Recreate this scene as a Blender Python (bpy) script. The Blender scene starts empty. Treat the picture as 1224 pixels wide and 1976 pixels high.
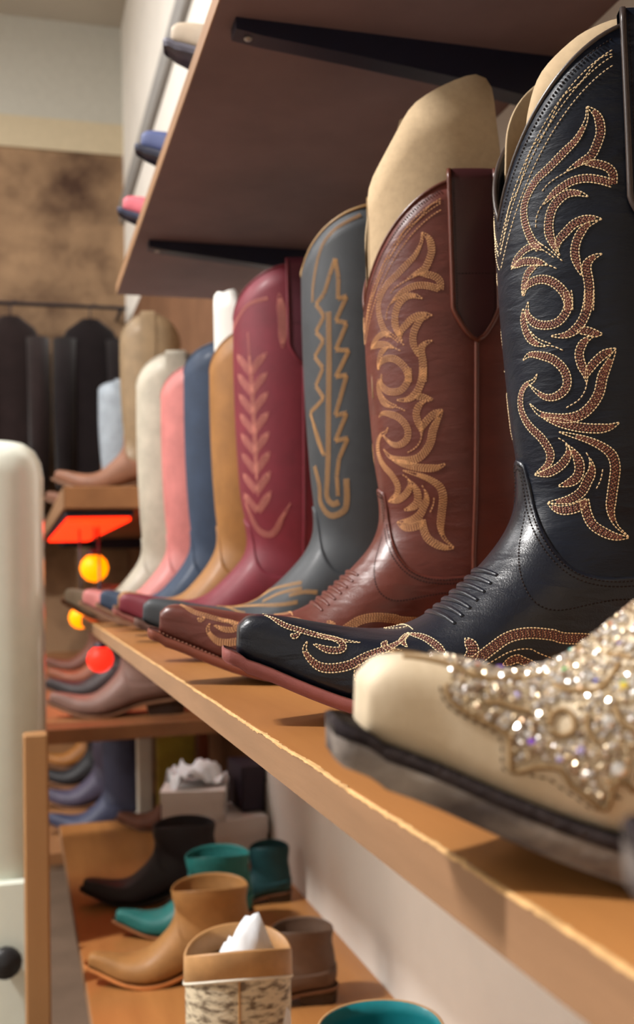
import bpy, math, random
import numpy as np
from mathutils import Vector, Matrix

random.seed(7)
rng = np.random.default_rng(7)
scene = bpy.context.scene
COL = scene.collection

# ------------------------------------------------------------------ camera
# metres; x = away from the shop aisle into the wall, y = along the shelves, z = up, the lens at the origin
FPX, IW, IH = 2000.0, 1224.0, 1976.0
cam_d = bpy.data.cameras.new('camera')
cam = bpy.data.objects.new('camera', cam_d); COL.objects.link(cam)
cam_d.sensor_fit = 'HORIZONTAL'; cam_d.sensor_width = 36.0
cam_d.lens = 36.0 * FPX / IW
cam_d.clip_start = 0.01; cam_d.clip_end = 60
_yd = Vector((-577.0, -122.0, FPX)).normalized()          # the shelf direction seen from the camera (right, up, forward)
_up = Vector((-0.010, 1.0, 0.0)); _up = (_up - _yd * _up.dot(_yd)).normalized()
_xd = _up.cross(_yd)
if _xd.x < 0: _xd = -_xd
right = Vector((_xd[0], _yd[0], _up[0])); upv = Vector((_xd[1], _yd[1], _up[1])); fwd = Vector((_xd[2], _yd[2], _up[2]))
cam.matrix_world = Matrix(((right.x, upv.x, -fwd.x, 0), (right.y, upv.y, -fwd.y, 0), (right.z, upv.z, -fwd.z, 0), (0, 0, 0, 1)))
cam_d.dof.use_dof = True
cam_d.dof.focus_distance = 0.505
cam_d.dof.aperture_fstop = cam_d.lens / 3.4
scene.camera = cam

# ------------------------------------------------------------------ world, lamps, exposure
world = bpy.data.worlds.new('shop_air'); scene.world = world
world.use_nodes = True
world.node_tree.nodes['Background'].inputs[0].default_value = (1.0, 0.93, 0.84, 1)
world.node_tree.nodes['Background'].inputs[1].default_value = 0.0

def area(name, loc, size, size_y, power, color, target=None):
    d = bpy.data.lights.new(name, 'AREA'); d.shape = 'RECTANGLE'; d.size = size; d.size_y = size_y
    d.energy = power; d.color = color
    o = bpy.data.objects.new(name, d); COL.objects.link(o); o.location = loc
    v = (Vector(target) - Vector(loc)) if target else Vector((0, 0, -1))
    o.rotation_euler = v.to_track_quat('-Z', 'Y').to_euler()
    return o
# the shop's ceiling lamps, all above and to the aisle side of the picture
LZ = 2.38
area('ceiling_lamp_aisle_offscreen', (-1.75, 1.10, LZ), 0.16, 0.45, 185, (1.0, 0.97, 0.94), (0.15, 0.6, 0.0))
for _n, _x, _y, _w in (('far', -1.3, 3.4, 34), ('middle_near', -3.2, -0.6, 12), ('middle_far', -3.2, 2.4, 48), ('back_near', -5.0, -1.2, 20), ('back_middle', -5.0, 1.0, 54), ('back_far', -5.0, 3.4, 62)):
    area('ceiling_lamp_%s_offscreen' % _n, (_x, _y, LZ), 0.6, 1.2, _w, (1.0, 0.98, 0.955))
scene.view_settings.view_transform = 'Standard'
scene.view_settings.look = 'None'
scene.view_settings.gamma = 1.0
scene.view_settings.use_curve_mapping = False
scene.view_settings.exposure = 0.0

# ------------------------------------------------------------------ materials
def srgb(r, g, b):
    f = lambda c: (c / 255 / 12.92) if c / 255 <= 0.04045 else ((c / 255 + 0.055) / 1.055) ** 2.4
    return (f(r), f(g), f(b), 1.0)
_M = {}
def mat(name, col, rough=0.5, spec=0.5, metal=0.0, var=0.12, vscale=30.0, bump=0.0, bscale=300.0, coat=0.0,
        stretch=(1, 1, 1), col2=None, thresh=None, voronoi=False, crease=0.0, emit=0.0, sheen=0.0, detail=4.0, bdist=0.001):
    """a procedural surface: base colour varied by noise (optionally towards a second colour), fine relief by bump"""
    if name in _M: return _M[name]
    m = bpy.data.materials.new(name); m.use_nodes = True
    nt = m.node_tree; N = nt.nodes; L = nt.links
    b = N['Principled BSDF']
    b.inputs['Roughness'].default_value = rough; b.inputs['Metallic'].default_value = metal
    b.inputs['Specular IOR Level'].default_value = spec
    b.inputs['Coat Weight'].default_value = coat; b.inputs['Coat Roughness'].default_value = 0.25
    b.inputs['Sheen Weight'].default_value = sheen
    tc = N.new('ShaderNodeTexCoord'); mp = N.new('ShaderNodeMapping'); mp.inputs['Scale'].default_value = stretch
    L.new(tc.outputs['Object'], mp.inputs['Vector'])
    no = N.new('ShaderNodeTexNoise'); no.inputs['Scale'].default_value = vscale; no.inputs['Detail'].default_value = detail
    no.inputs['Roughness'].default_value = 0.6
    L.new(mp.outputs[0], no.inputs['Vector'])
    rp = N.new('ShaderNodeValToRGB')
    c = srgb(*col) if max(col) > 1.0 else tuple(col) + (1,)
    if col2 is None:
        rp.color_ramp.elements[0].color = tuple(x * (1 - var) for x in c[:3]) + (1,)
        rp.color_ramp.elements[1].color = tuple(min(1, x * (1 + var)) for x in c[:3]) + (1,)
        rp.color_ramp.elements[0].position = 0.3; rp.color_ramp.elements[1].position = 0.7
    else:
        rp.color_ramp.elements[0].color = c; rp.color_ramp.elements[1].color = srgb(*col2)
        lo, hi = thresh or (0.4, 0.6)
        rp.color_ramp.elements[0].position = lo; rp.color_ramp.elements[1].position = hi
    L.new(no.outputs['Fac'], rp.inputs['Fac']); L.new(rp.outputs['Color'], b.inputs['Base Color'])
    if emit > 0:
        L.new(rp.outputs['Color'], b.inputs['Emission Color']); b.inputs['Emission Strength'].default_value = emit
    if bump > 0:
        if voronoi:
            bn = N.new('ShaderNodeTexVoronoi'); bn.feature = 'SMOOTH_F1' ; out = 'Distance'
        else:
            bn = N.new('ShaderNodeTexNoise'); bn.inputs['Detail'].default_value = 3.0; out = 'Fac'
        bn.inputs['Scale'].default_value = bscale
        L.new(mp.outputs[0], bn.inputs['Vector'])
        bp = N.new('ShaderNodeBump'); bp.inputs['Strength'].default_value = bump; bp.inputs['Distance'].default_value = bdist
        L.new(bn.outputs[out], bp.inputs['Height'])
        if crease > 0:                      # broader folds of the hide under the grain
            m2 = N.new('ShaderNodeMapping'); m2.inputs['Scale'].default_value = (1, 1, 3.2); L.new(tc.outputs['Object'], m2.inputs['Vector'])
            n2 = N.new('ShaderNodeTexNoise'); n2.inputs['Scale'].default_value = 34.0; n2.inputs['Detail'].default_value = 2.5; n2.inputs['Distortion'].default_value = 0.6
            L.new(m2.outputs[0], n2.inputs['Vector'])
            b2 = N.new('ShaderNodeBump'); b2.inputs['Strength'].default_value = crease; b2.inputs['Distance'].default_value = 0.006
            L.new(n2.outputs['Fac'], b2.inputs['Height']); L.new(b2.outputs['Normal'], bp.inputs['Normal'])
        L.new(bp.outputs['Normal'], b.inputs['Normal'])
    _M[name] = m
    return m

# ------------------------------------------------------------------ object helpers
def tag(o, label=None, cat=None, group=None, kind=None):
    if label: o['label'] = label
    if cat: o['category'] = cat
    if group: o['group'] = group
    if kind: o['kind'] = kind
    return o
def empty(name, loc=(0, 0, 0), rz=0.0):
    o = bpy.data.objects.new(name, None); COL.objects.link(o); o.location = loc; o.rotation_euler = (0, 0, rz)
    o.empty_display_size = 0.02
    return o
def mesh(name, V, Fc, m, parent=None, smooth=True):
    me = bpy.data.meshes.new(name)
    V = np.asarray(V, float)
    me.from_pydata(V.tolist(), [], Fc if isinstance(Fc, list) else Fc.tolist())
    if smooth: me.polygons.foreach_set('use_smooth', np.ones(len(me.polygons), bool))
    me.materials.append(m); me.update()
    o = bpy.data.objects.new(name, me); COL.objects.link(o)
    if parent: o.parent = parent
    return o
def join(parts):
    V = []; Fc = []; n = 0
    for v, f in parts:
        V += [tuple(p) for p in v]; Fc += [tuple(i + n for i in q) for q in f]; n += len(v)
    return V, Fc
def box(x0, x1, y0, y1, z0, z1, b=0.0):
    """box with its edges bevelled by b"""
    if b <= 0:
        V = [(x, y, z) for x in (x0, x1) for y in (y0, y1) for z in (z0, z1)]
        return V, [(0, 1, 3, 2), (4, 6, 7, 5), (0, 4, 5, 1), (2, 3, 7, 6), (0, 2, 6, 4), (1, 5, 7, 3)]
    cx, cy, cz = (x0 + x1) / 2, (y0 + y1) / 2, (z0 + z1) / 2
    hx, hy, hz = (x1 - x0) / 2, (y1 - y0) / 2, (z1 - z0) / 2
    V = []; idx = {}
    for sx in (-1, 1):
        for sy in (-1, 1):
            for sz in (-1, 1):
                for a in range(3):
                    h = [hx - b, hy - b, hz - b]; h[a] = (hx, hy, hz)[a]
                    idx[(sx, sy, sz, a)] = len(V); V.append((cx + sx * h[0], cy + sy * h[1], cz + sz * h[2]))
    Fc = []
    def S(a, s, p, q):
        t = [0, 0, 0]; o = [k for k in range(3) if k != a]
        t[a] = s; t[o[0]] = p; t[o[1]] = q
        return idx[(t[0], t[1], t[2], a)]
    for a in range(3):
        for s in (-1, 1): Fc.append((S(a, s, -1, -1), S(a, s, 1, -1), S(a, s, 1, 1), S(a, s, -1, 1)))
    for a, c in ((0, 1), (0, 2), (1, 2)):
        o = 3 - a - c
        for sa in (-1, 1):
            for sc in (-1, 1):
                q = []
                for ax, so in ((a, -1), (a, 1), (c, 1), (c, -1)):
                    t = [0, 0, 0]; t[a] = sa; t[c] = sc; t[o] = so; q.append(idx[(t[0], t[1], t[2], ax)])
                Fc.append(tuple(q))
    for sx in (-1, 1):
        for sy in (-1, 1):
            for sz in (-1, 1): Fc.append(tuple(idx[(sx, sy, sz, a)] for a in range(3)))
    return V, Fc
def tube(P, r, n=6, closed=False, cap=True):
    P = np.asarray(P, float); k = len(P)
    r = np.broadcast_to(np.asarray(r, float), (k,))
    T = np.roll(P, -1, 0) - np.roll(P, 1, 0) if closed else np.gradient(P, axis=0)
    T /= np.linalg.norm(T, axis=1)[:, None] + 1e-12
    u = np.cross(T[0], (0.3, 0.5, 0.81)); u /= np.linalg.norm(u)
    V = []
    for i in range(k):
        u = u - T[i] * u.dot(T[i]); u /= np.linalg.norm(u); w = np.cross(T[i], u)
        for j in range(n):
            a = 2 * math.pi * j / n; V.append(P[i] + r[i] * (u * math.cos(a) + w * math.sin(a)))
    Fc = []
    for i in range(k if closed else k - 1):
        i2 = (i + 1) % k
        for j in range(n):
            j2 = (j + 1) % n; Fc.append((i * n + j, i * n + j2, i2 * n + j2, i2 * n + j))
    if cap and not closed:
        Fc.append(tuple(range(n - 1, -1, -1))); Fc.append(tuple((k - 1) * n + j for j in range(n)))
    return V, Fc
def lathe(prof, n=32, c=(0, 0, 0)):
    V = []; Fc = []
    for r, z in prof:
        for j in range(n):
            a = 2 * math.pi * j / n; V.append((c[0] + r * math.cos(a), c[1] + r * math.sin(a), c[2] + z))
    for i in range(len(prof) - 1):
        for j in range(n):
            j2 = (j + 1) % n; Fc.append((i * n + j, i * n + j2, (i + 1) * n + j2, (i + 1) * n + j))
    return V, Fc
def grid(P, closed_u=False):
    """P: rows x cols x 3"""
    r, c, _ = P.shape
    i, j = np.meshgrid(np.arange(r - 1), np.arange(c if closed_u else c - 1), indexing='ij')
    j2 = (j + 1) % c
    Fc = np.stack([i * c + j, i * c + j2, (i + 1) * c + j2, (i + 1) * c + j], -1).reshape(-1, 4)
    return P.reshape(-1, 3), Fc
def catmull(pts, n):
    """smooth curve through the points, n samples evenly spread in length"""
    P = np.asarray(pts, float)
    if len(P) == 2:
        return P[0] + (P[1] - P[0]) * np.linspace(0, 1, n)[:, None]
    E = np.vstack([2 * P[0] - P[1], P, 2 * P[-1] - P[-2]])
    out = []
    for i in range(len(P) - 1):
        p0, p1, p2, p3 = E[i:i + 4]; t = np.linspace(0, 1, 14, endpoint=False)[:, None]
        out.append(0.5 * ((2 * p1) + (p2 - p0) * t + (2 * p0 - 5 * p1 + 4 * p2 - p3) * t ** 2 + (3 * p1 - p0 - 3 * p2 + p3) * t ** 3))
    out.append(P[-1:]); Q = np.vstack(out)
    d = np.r_[0, np.cumsum(np.linalg.norm(np.diff(Q, axis=0), axis=1))]
    s = np.linspace(0, d[-1], n)
    return np.stack([np.interp(s, d, Q[:, k]) for k in range(Q.shape[1])], 1)
# ------------------------------------------------------------------ the western boot
# Boot frame: +x towards the toe, +y the side, z up from the shelf; the shaft stands over the origin.
# One row per station from the toe round the ankle and up the shaft: front x, z; back x, z; half width; belly height; lower squareness
STN = np.array([
    (.2070, .0500, .2080, .0355, .0105, .45, 3.0),
    (.2010, .0538, .2020, .0320, .0132, .42, 3.0),
    (.1850, .0525, .1870, .0255, .0185, .38, 3.2),
    (.1650, .0485, .1680, .0170, .0270, .36, 3.4),
    (.1450, .0452, .1480, .0105, .0355, .36, 3.6),
    (.1250, .0450, .1240, .0068, .0425, .36, 3.6),
    (.1070, .0512, .1000, .0060, .0455, .36, 3.5),
    (.0905, .0640, .0750, .0085, .0450, .37, 3.2),
    (.0755, .0780, .0480, .0165, .0420, .38, 3.0),
    (.0635, .0920, .0180, .0265, .0390, .40, 2.8),
    (.0565, .1060, -.0300, .0325, .0375, .43, 2.6),
    (.0545, .1200, -.0680, .0365, .0380, .46, 2.5),
    (.0555, .1350, -.0800, .0600, .0415, .48, 2.3),
    (.0575, .1550, -.0775, .1000, .0450, .50, 2.2),
    (.0595, .1850, -.0730, .1500, .0480, .50, 2.1),
    (.0610, .2150, -.0735, .2000, .0500, .50, 2.1),
    (.0618, .2500, -.0755, .2450, .0520, .50, 2.1),
    (.0618, .2900, -.0765, .2900, .0530, .50, 2.1),
    (.0600, .3700, -.0765, .3700, .0530, .50, 2.1)])
class BootShape:
    def __init__(self, hs=1.0, flen=1.0, sw=1.0, dip=.077, ztop=.343, dtz=None):
        S = STN.copy()
        if dtz is not None: S[:len(dtz), 1] += np.array(dtz)
        for c in (1, 3): S[:, c] = np.where(S[:, c] > .12, .12 + (S[:, c] - .12) * hs, S[:, c])
        for c in (0, 2): S[:, c] = np.where(S[:, c] > .06, .06 + (S[:, c] - .06) * flen, S[:, c])
        k = np.clip((np.arange(len(S)) - 9) / 4.0, 0, 1); f = 1 + (sw - 1) * k
        for c in (0, 2, 4): S[:, c] *= f
        self.S = S; self.n = len(S) - 1; self.hs = hs; self.flen = flen
        self.ztop = ztop; self.dip = dip
        P = np.vstack([2 * S[0] - S[1], S, 2 * S[-1] - S[-2]]); self.P = P
        s = np.linspace(0, 18, 361)
        ss, pp = np.meshgrid(s, np.linspace(0, math.pi, 121), indexing='ij')
        self._g = (ss.ravel(), pp.ravel()); self._gp = self.surf(*self._g)
    def row(self, s):
        s = np.clip(s, 0, self.n - 1e-6); i = s.astype(int); t = (s - i)[..., None]
        p0, p1, p2, p3 = self.P[i], self.P[i + 1], self.P[i + 2], self.P[i + 3]
        return 0.5 * (2 * p1 + (p2 - p0) * t + (2 * p0 - 5 * p1 + 4 * p2 - p3) * t ** 2 + (3 * p1 - p0 - 3 * p2 + p3) * t ** 3)
    def surf(self, s, phi, off=0.0):
        s = np.asarray(s, float); phi = np.asarray(phi, float)
        s, phi = np.broadcast_arrays(s, phi)
        R = self.row(s)
        Tx, Tz, Bx, Bz, w, q, nb = np.moveaxis(R, -1, 0)
        c, sn = np.cos(phi), np.sin(phi)
        n = np.where(c < 0, nb, np.interp(s, (0, 1.5, 3.5, 7), (5.0, 4.0, 2.7, 2.05)))
        cc = np.sign(c) * np.abs(c) ** (2 / n); sc = np.sign(sn) * np.abs(sn) ** (2 / n)
        k = np.where(c >= 0, (1 - q) * cc, q * cc) + q        # 0 at the back line, 1 at the front line
        # on the shaft the plain ellipse centre
        P = np.stack([Bx + (Tx - Bx) * k, w * sc, Bz + (Tz - Bz) * k], -1)
        if np.any(np.asarray(off) != 0): P = P + self.normal(s, phi) * np.asarray(off)[..., None]
        return P
    def normal(self, s, phi):
        e = 1e-3
        a = self.surf(np.clip(s + e * 5, 0, 18), phi) - self.surf(np.clip(s - e * 5, 0, 18), phi)
        b = self.surf(s, phi + e * 8) - self.surf(s, phi - e * 8)
        n = np.cross(b, a)
        return n / (np.linalg.norm(n, axis=-1, keepdims=True) + 1e-12)
    def side(self, x, z):
        """side view (x, z) of the +y half -> (s, phi)"""
        x = np.atleast_1d(np.asarray(x, float)); z = np.atleast_1d(np.asarray(z, float))
        d = (self._gp[None, :, 0] - x[:, None]) ** 2 + (self._gp[None, :, 2] - z[:, None]) ** 2
        i = d.argmin(1); s = self._g[0][i].copy(); p = self._g[1][i].copy()
        for _ in range(6):
            P = self.surf(s, p); ds = (self.surf(np.clip(s + .01, 0, 18), p) - P) / .01; dp = (self.surf(s, p + .004) - P) / .004
            ex, ez = x - P[:, 0], z - P[:, 2]
            det = ds[:, 0] * dp[:, 2] - ds[:, 2] * dp[:, 0]
            ok = np.abs(det) > 1e-6; det = np.where(ok, det, 1)
            us = np.where(ok, (ex * dp[:, 2] - ez * dp[:, 0]) / det, 0); up = np.where(ok, (ds[:, 0] * ez - ds[:, 2] * ex) / det, 0)
            s = np.clip(s + np.clip(us, -.1, .1), 0, 18); p = np.clip(p + np.clip(up, -.05, .05), 0.0, math.pi)
        return s, p
    def top_z(self, phi):
        return self.ztop - self.dip * (1 - np.abs(np.sin(phi)) ** 1.05)
    def s_at_z(self, phi, z):
        lo = np.full(phi.shape, 12.0); hi = np.full(phi.shape, 18.0)
        for _ in range(30):
            m = (lo + hi) / 2; zz = self.surf(m, phi)[..., 2]
            lo = np.where(zz < z, m, lo); hi = np.where(zz < z, hi, m)
        return (lo + hi) / 2
    def vamp_curve(self, pts):
        """pts: side-view (x, z) from front to back -> s as a function of |phi|"""
        C = catmull(pts, 60); s, p = self.side(C[:, 0], C[:, 1])
        p[0] = 0; p[-1] = math.pi
        o = np.argsort(p); self.vp, self.vs = p[o], s[o]
    def s_vamp(self, phi):
        a = np.abs((phi + math.pi) % (2 * math.pi) - math.pi)
        return np.interp(a, self.vp, self.vs)
    def feather(self, x):
        """height of the upper's lower edge over x"""
        xs = self.S[:12, 2][::-1]; zs = self.S[:12, 3][::-1]
        z = np.interp(x, xs, zs)
        z = np.where(x > xs[-1], zs[-1] + (x - xs[-1]) * .36, z)
        return z
VAMP_PTS = [(.0545, .1340), (.0535, .1280), (.0522, .1180), (.0515, .1060), (.0500, .0930), (.0460, .0820), (.0380, .0740), (.0230, .0700), (0, .0710), (-.040, .0760), (-.0795, .0880)]
SOLE_W = np.array([(-.0845, .0), (-.0825, .0125), (-.0765, .0215), (-.066, .028), (-.05, .0315), (-.02, .0310), (.01, .0325), (.03, .037), (.05, .0430), (.075, .0478), (.10, .0490), (.122, .0465), (.145, .0392), (.165, .0302), (.187, .0215), (.205, .0158), (.2130, .0135), (.2155, .0118), (.2170, .0085)])
def ring_slab(xs, w, levels):
    """closed outline (both sides of x) stacked in levels of (inset, z array) -> mesh"""
    V = []; k = len(xs)
    for inset, z in levels:
        xi = np.clip(xs, xs[0] + inset, xs[-1] - inset); wi = np.maximum(w - inset, .0002)
        V += [(xi[i], wi[i], z[i]) for i in range(k)] + [(xi[i], -wi[i], z[i]) for i in range(k - 1, -1, -1)]
    n = 2 * k; Fc = []
    for l in range(len(levels) - 1):
        for j in range(n):
            j2 = (j + 1) % n; Fc.append((l * n + j, l * n + j2, (l + 1) * n + j2, (l + 1) * n + j))
    top = (len(levels) - 1) * n
    for i in range(k - 1):
        Fc.append((i, i + 1, n - 2 - i, n - 1 - i)); Fc.append((top + i, top + n - 1 - i, top + n - 2 - i, top + i + 1))
    return V, Fc
def stitch_mesh(P0, P1, Nn, w, h):
    """one small raised thread per segment, all in one mesh"""
    P0, P1, Nn = (np.asarray(a, float) for a in (P0, P1, Nn))
    T = P1 - P0; L = np.linalg.norm(T, axis=1, keepdims=True); T = T / (L + 1e-12)
    B = np.cross(Nn, T); M = (P0 + P1) / 2
    w = np.broadcast_to(np.asarray(w, float).reshape(-1, 1), L.shape); h = np.broadcast_to(np.asarray(h, float).reshape(-1, 1), L.shape)
    a, b = P0 + T * L * .22, P1 - T * L * .22
    V = np.stack([P0 - Nn * h * .3, P1 - Nn * h * .3, a + B * w, b + B * w, a - B * w, b - B * w, a + Nn * h, b + Nn * h], 1).reshape(-1, 3)
    q = np.array([(0, 2, 6), (2, 3, 7), (2, 7, 6), (3, 1, 7), (0, 6, 4), (4, 6, 7), (4, 7, 5), (5, 7, 1)])
    n = len(P0); Fc = (q[None] + np.arange(n)[:, None, None] * 8).reshape(-1, 3)
    return V, Fc
class Stitcher:
    """collects rows of stitches lying on a boot's surface; one mesh per thread colour"""
    def __init__(self, sh): self.sh = sh; self.d = {}
    def add(self, key, P0, P1, N, w, h): self.d.setdefault(key, []).append((P0, P1, N, np.full(len(P0), w), np.full(len(P0), h)))
    def surf_line(self, sp, n, off, mirror):
        C = catmull(sp, n); s, p = C[:, 0], C[:, 1]
        P = self.sh.surf(s, p, np.full(n, off)); N = self.sh.normal(s, p)
        if mirror: P = P * (1, -1, 1); N = N * (1, -1, 1)
        return P, N
    def row_pts(self, P, N, key, L=.0015, gap=.25, w=.00042, h=.00035, phase=0.0):
        d = np.r_[0, np.cumsum(np.linalg.norm(np.diff(P, axis=0), axis=1))]
        n = max(1, int(d[-1] / L)); a = (np.arange(n) + phase % 1) * d[-1] / n; b = np.minimum(a + d[-1] / n * (1 - gap), d[-1])
        f = lambda t, A: np.stack([np.interp(t, d, A[:, k]) for k in range(3)], 1)
        self.add(key, f(a, P), f(b, P), f((a + b) / 2, N), w, h)
    def ribbon(self, sp, width, keys, L=.0018, off=.0002, mirror=False, w=.00032, taper=(True, True), h=.00028, pitch=.0009, wscale=1.0, mid=None):
        """a band of rows: width along the way tapering to points; keys = (edge colour, fill colour)"""
        P, N = self.surf_line(sp, 90, off, mirror)
        T = np.gradient(P, axis=0); T /= np.linalg.norm(T, axis=1)[:, None] + 1e-12
        B = np.cross(N, T)
        t = np.linspace(0, 1, 90)
        e = np.ones(90)
        if taper[0]: e *= np.clip(t / .22, .0, 1) ** .7
        if taper[1]: e *= np.clip((1 - t) / .30, .0, 1) ** .75
        W = width * wscale * e
        k = max(2, int(round(width * wscale / pitch)) + 1); two = keys[0] != keys[1]
        for i in range(k):
            o = i / (k - 1) - .5; edge = i in (0, k - 1)
            Q = P + B * (W * o)[:, None]
            ok = (W / (k - 1) > pitch * .45) if not edge else np.ones(90, bool)
            if ok.sum() < 4: continue
            j = np.where(ok)[0]; j = np.arange(j[0], j[-1] + 1)
            if edge or not two: self.row_pts(Q[j], N[j], keys[0], L=L, w=w, h=h, phase=.5 * (i % 2), gap=.14 if two else .22)
            else: self.row_pts(Q[j], N[j], keys[1], L=L * .8, w=w * 1.55, h=h * .8, phase=.5 * (i % 2), gap=.16)
            if two and 0 < i < k - 2:      # light thread glinting between the brown rows
                Q = P + B * (W * (o + .5 / (k - 1)))[:, None]; self.row_pts(Q[j], N[j], keys[0], L=L * 1.6, w=w * .55, h=h, gap=.72)
    def line(self, sp, key, L=.0018, off=.0002, mirror=False, w=.0004, n=120, gap=.3, h=.00035):
        P, N = self.surf_line(sp, n, off, mirror); self.row_pts(P, N, key, L=L, w=w, gap=gap, h=h)
    def build(self, parent, mats):
        for key, lst in self.d.items():
            A = [np.concatenate([l[i] for l in lst]) for i in range(5)]
            V, Fc = stitch_mesh(*A)
            o = mesh('stitching', V, Fc, mats[key], parent); o['kind'] = 'stuff'

def make_boot(name, loc, ang, sh, M, label, cat='boot', group=None, res=1.0, sole_t=.0062, strap=True, binding=True,
              straps_mat=None, vamp_pts=VAMP_PTS, ridges=0, seam=True, strap_hw=.0156, strap_len=.115, open_top=True, sole_grow=0.0, welt=False, scale=1.0):
    """an Empty on the shelf with every visible piece of the boot as a part"""
    root = empty(name, loc, math.pi - math.radians(ang)); tag(root, label, cat, group); root.scale = (scale,) * 3
    sh.vamp_curve(vamp_pts)
    nc = int(72 * res); phi = np.linspace(0, 2 * math.pi, nc, endpoint=False)
    # shaft
    nr = int(56 * res)
    slo = np.maximum(sh.s_vamp(phi) - .45, 6.0); shi = sh.s_at_z(phi, sh.top_z(phi))
    k = np.linspace(0, 1, nr)[:, None]
    s = slo[None] + (shi - slo)[None] * k
    P = sh.surf(s, np.broadcast_to(phi, s.shape))
    V, Fc = grid(P, True)
    o = mesh('shaft', V, Fc, M['shaft'], root)
    md = o.modifiers.new('wall', 'SOLIDIFY'); md.thickness = .0022; md.offset = -1
    if 'lining' in M:
        o.data.materials.append(M['lining']); md.material_offset = 1
    # vamp over the foot, a layer proud of the shaft
    nv = int(64 * res); sv = sh.s_vamp(phi); rows = np.linspace(0, 1, nv) ** .9
    s = sv[None] * rows[:, None]
    off = np.full(s.shape, .0016); P = sh.surf(s, np.broadcast_to(phi, s.shape), off)
    rim = sh.surf(sv, phi, np.full(nc, -.0006))[None]
    c0 = P[0].mean(0); cap = np.stack([c0 + (.0007, 0, 0) + (P[0] - c0) * .90, c0 + (.0010, 0, 0) + (P[0] - c0) * .5, np.repeat((c0 + (.0010, 0, 0))[None], nc, 0)])
    P = np.concatenate([cap[::-1], P, rim])
    V, Fc = grid(P, True); vamp = mesh('vamp', V, Fc, M['vamp'], root)
    # sole and heel
    xs = np.r_[np.linspace(SOLE_W[0, 0], SOLE_W[2, 0], 7)[:-1], np.linspace(SOLE_W[2, 0], SOLE_W[-4, 0], 46)[:-1], np.linspace(SOLE_W[-4, 0], SOLE_W[-1, 0], 7)]
    w = np.interp(xs, SOLE_W[:, 0], SOLE_W[:, 1]) + sole_grow * np.clip((xs + .0845) / .01, 0, 1)
    xq = np.where(xs > .06, .06 + (xs - .06) * sh.flen, xs)
    zf = sh.feather(xq)
    zf = np.convolve(np.r_[[zf[0]] * 2, zf, [zf[-1] + .0003, zf[-1] + .0006]], np.ones(5) / 5, 'valid')
    up = .0012
    zb = np.maximum(zf - sole_t, 0)
    V, Fc = ring_slab(xq, w, [(.0016, zb), (.0, zb + .0012), (.0, zf + up - .001), (.0008, zf + up)])
    mesh('sole', V, Fc, M['sole'], root)
    if welt:
        V, Fc = ring_slab(xq, w + .0003, [(.0016, zf - .0022), (.0, zf - .0016), (.0, zf + .0012), (.0012, zf + .0022)]); mesh('welt', V, Fc, M['welt'], root)
    xh = np.linspace(-.0835, .004, 24); wh = np.interp(xh, SOLE_W[:, 0], SOLE_W[:, 1]) - .0006
    zt = np.interp(xh, xq, zf) - sole_t + .0008
    lev = [(.006, np.zeros(24)), (.0055, np.full(24, .001)), (.003, zt * .5), (.0008, zt)]
    V, Fc = ring_slab(xh, wh, lev); mesh('heel', V, Fc, M['heel'], root)
    # binding round the mouth
    pe = np.linspace(0, 2 * math.pi, int(110 * res), endpoint=False)
    if binding:
        P = sh.surf(sh.s_at_z(pe, sh.top_z(pe)), pe, np.full(pe.shape, -.0006))
        V, Fc = tube(P, .0014, 6, closed=True); mesh('top_binding', V, Fc, M['binding'], root)
    # pull straps and side seams
    xc = -.006; zt = sh.ztop + .0045; zv = sh.ztop - strap_len
    for sg in (1, -1):
        if strap:
            hw = lambda z: strap_hw * np.clip((z - zv) / (strap_len * .19), 0, 1) ** .62
            zr = np.r_[np.linspace(zv, zv + strap_len * .2, 9), np.linspace(zv + strap_len * .2, zt, 14)[1:]]
            us = np.linspace(-1, 1, 9)
            X = xc + hw(zr)[:, None] * us[None]; Z = np.broadcast_to(zr[:, None], X.shape)
            ss, pp = sh.side(X.ravel(), Z.ravel())
            out = sh.surf(ss, pp, np.full(ss.shape, .0026)).reshape(X.shape + (3,))
            m_ = out[-1].copy(); m_[:, 1] -= .0035; m_[:, 2] += .0015
            inn = out[-1] - (0, .0075, 0); inn2 = inn - (0, 0, .03)
            P = np.concatenate([out, m_[None], inn[None], inn2[None]]) * (1, sg, 1)
            V, Fc = grid(P); st = mesh('pull_strap', V, Fc, M.get('strap', M['shaft']), root)
            if res > .7:
                e = np.concatenate([out[::-1, 0], out[1:, -1]]) * (1, sg, 1)
                V, Fc = tube(e, .0017, 6); mesh('piping', V, Fc, M['binding'], st)
                Stt = Stitcher(sh)
                for u0 in (-.82, .82):
                    zz = np.linspace(zv + .012, zt - .003, 40); sx, px = sh.side(xc + hw(zz) * u0, zz)
                    Pp = sh.surf(sx, px, np.full(40, .0028)) * (1, sg, 1); Nn = sh.normal(sx, px) * (1, sg, 1)
                    Stt.row_pts(Pp, Nn, 'd', L=.0019, w=.0003)
                zz = np.full(14, zv + .046); sx, px = sh.side(xc + strap_hw * np.linspace(-.8, .8, 14), zz)
                Stt.row_pts(sh.surf(sx, px, np.full(14, .0028)) * (1, sg, 1), sh.normal(sx, px) * (1, sg, 1), 'd', L=.0022, w=.00035)
                Stt.build(st, {'d': M['dark_thread']})
        if seam:
            zs = np.linspace(zv + .002 if strap else sh.ztop - .004, .0725, 40); sx, px = sh.side(np.linspace(xc, -.0022, 40), zs)
            P = sh.surf(sx, px, np.full(40, .0006)) * (1, sg, 1)
            V, Fc = tube(P, .0017, 6); mesh('side_seam', V, Fc, M['binding'], root)
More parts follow.
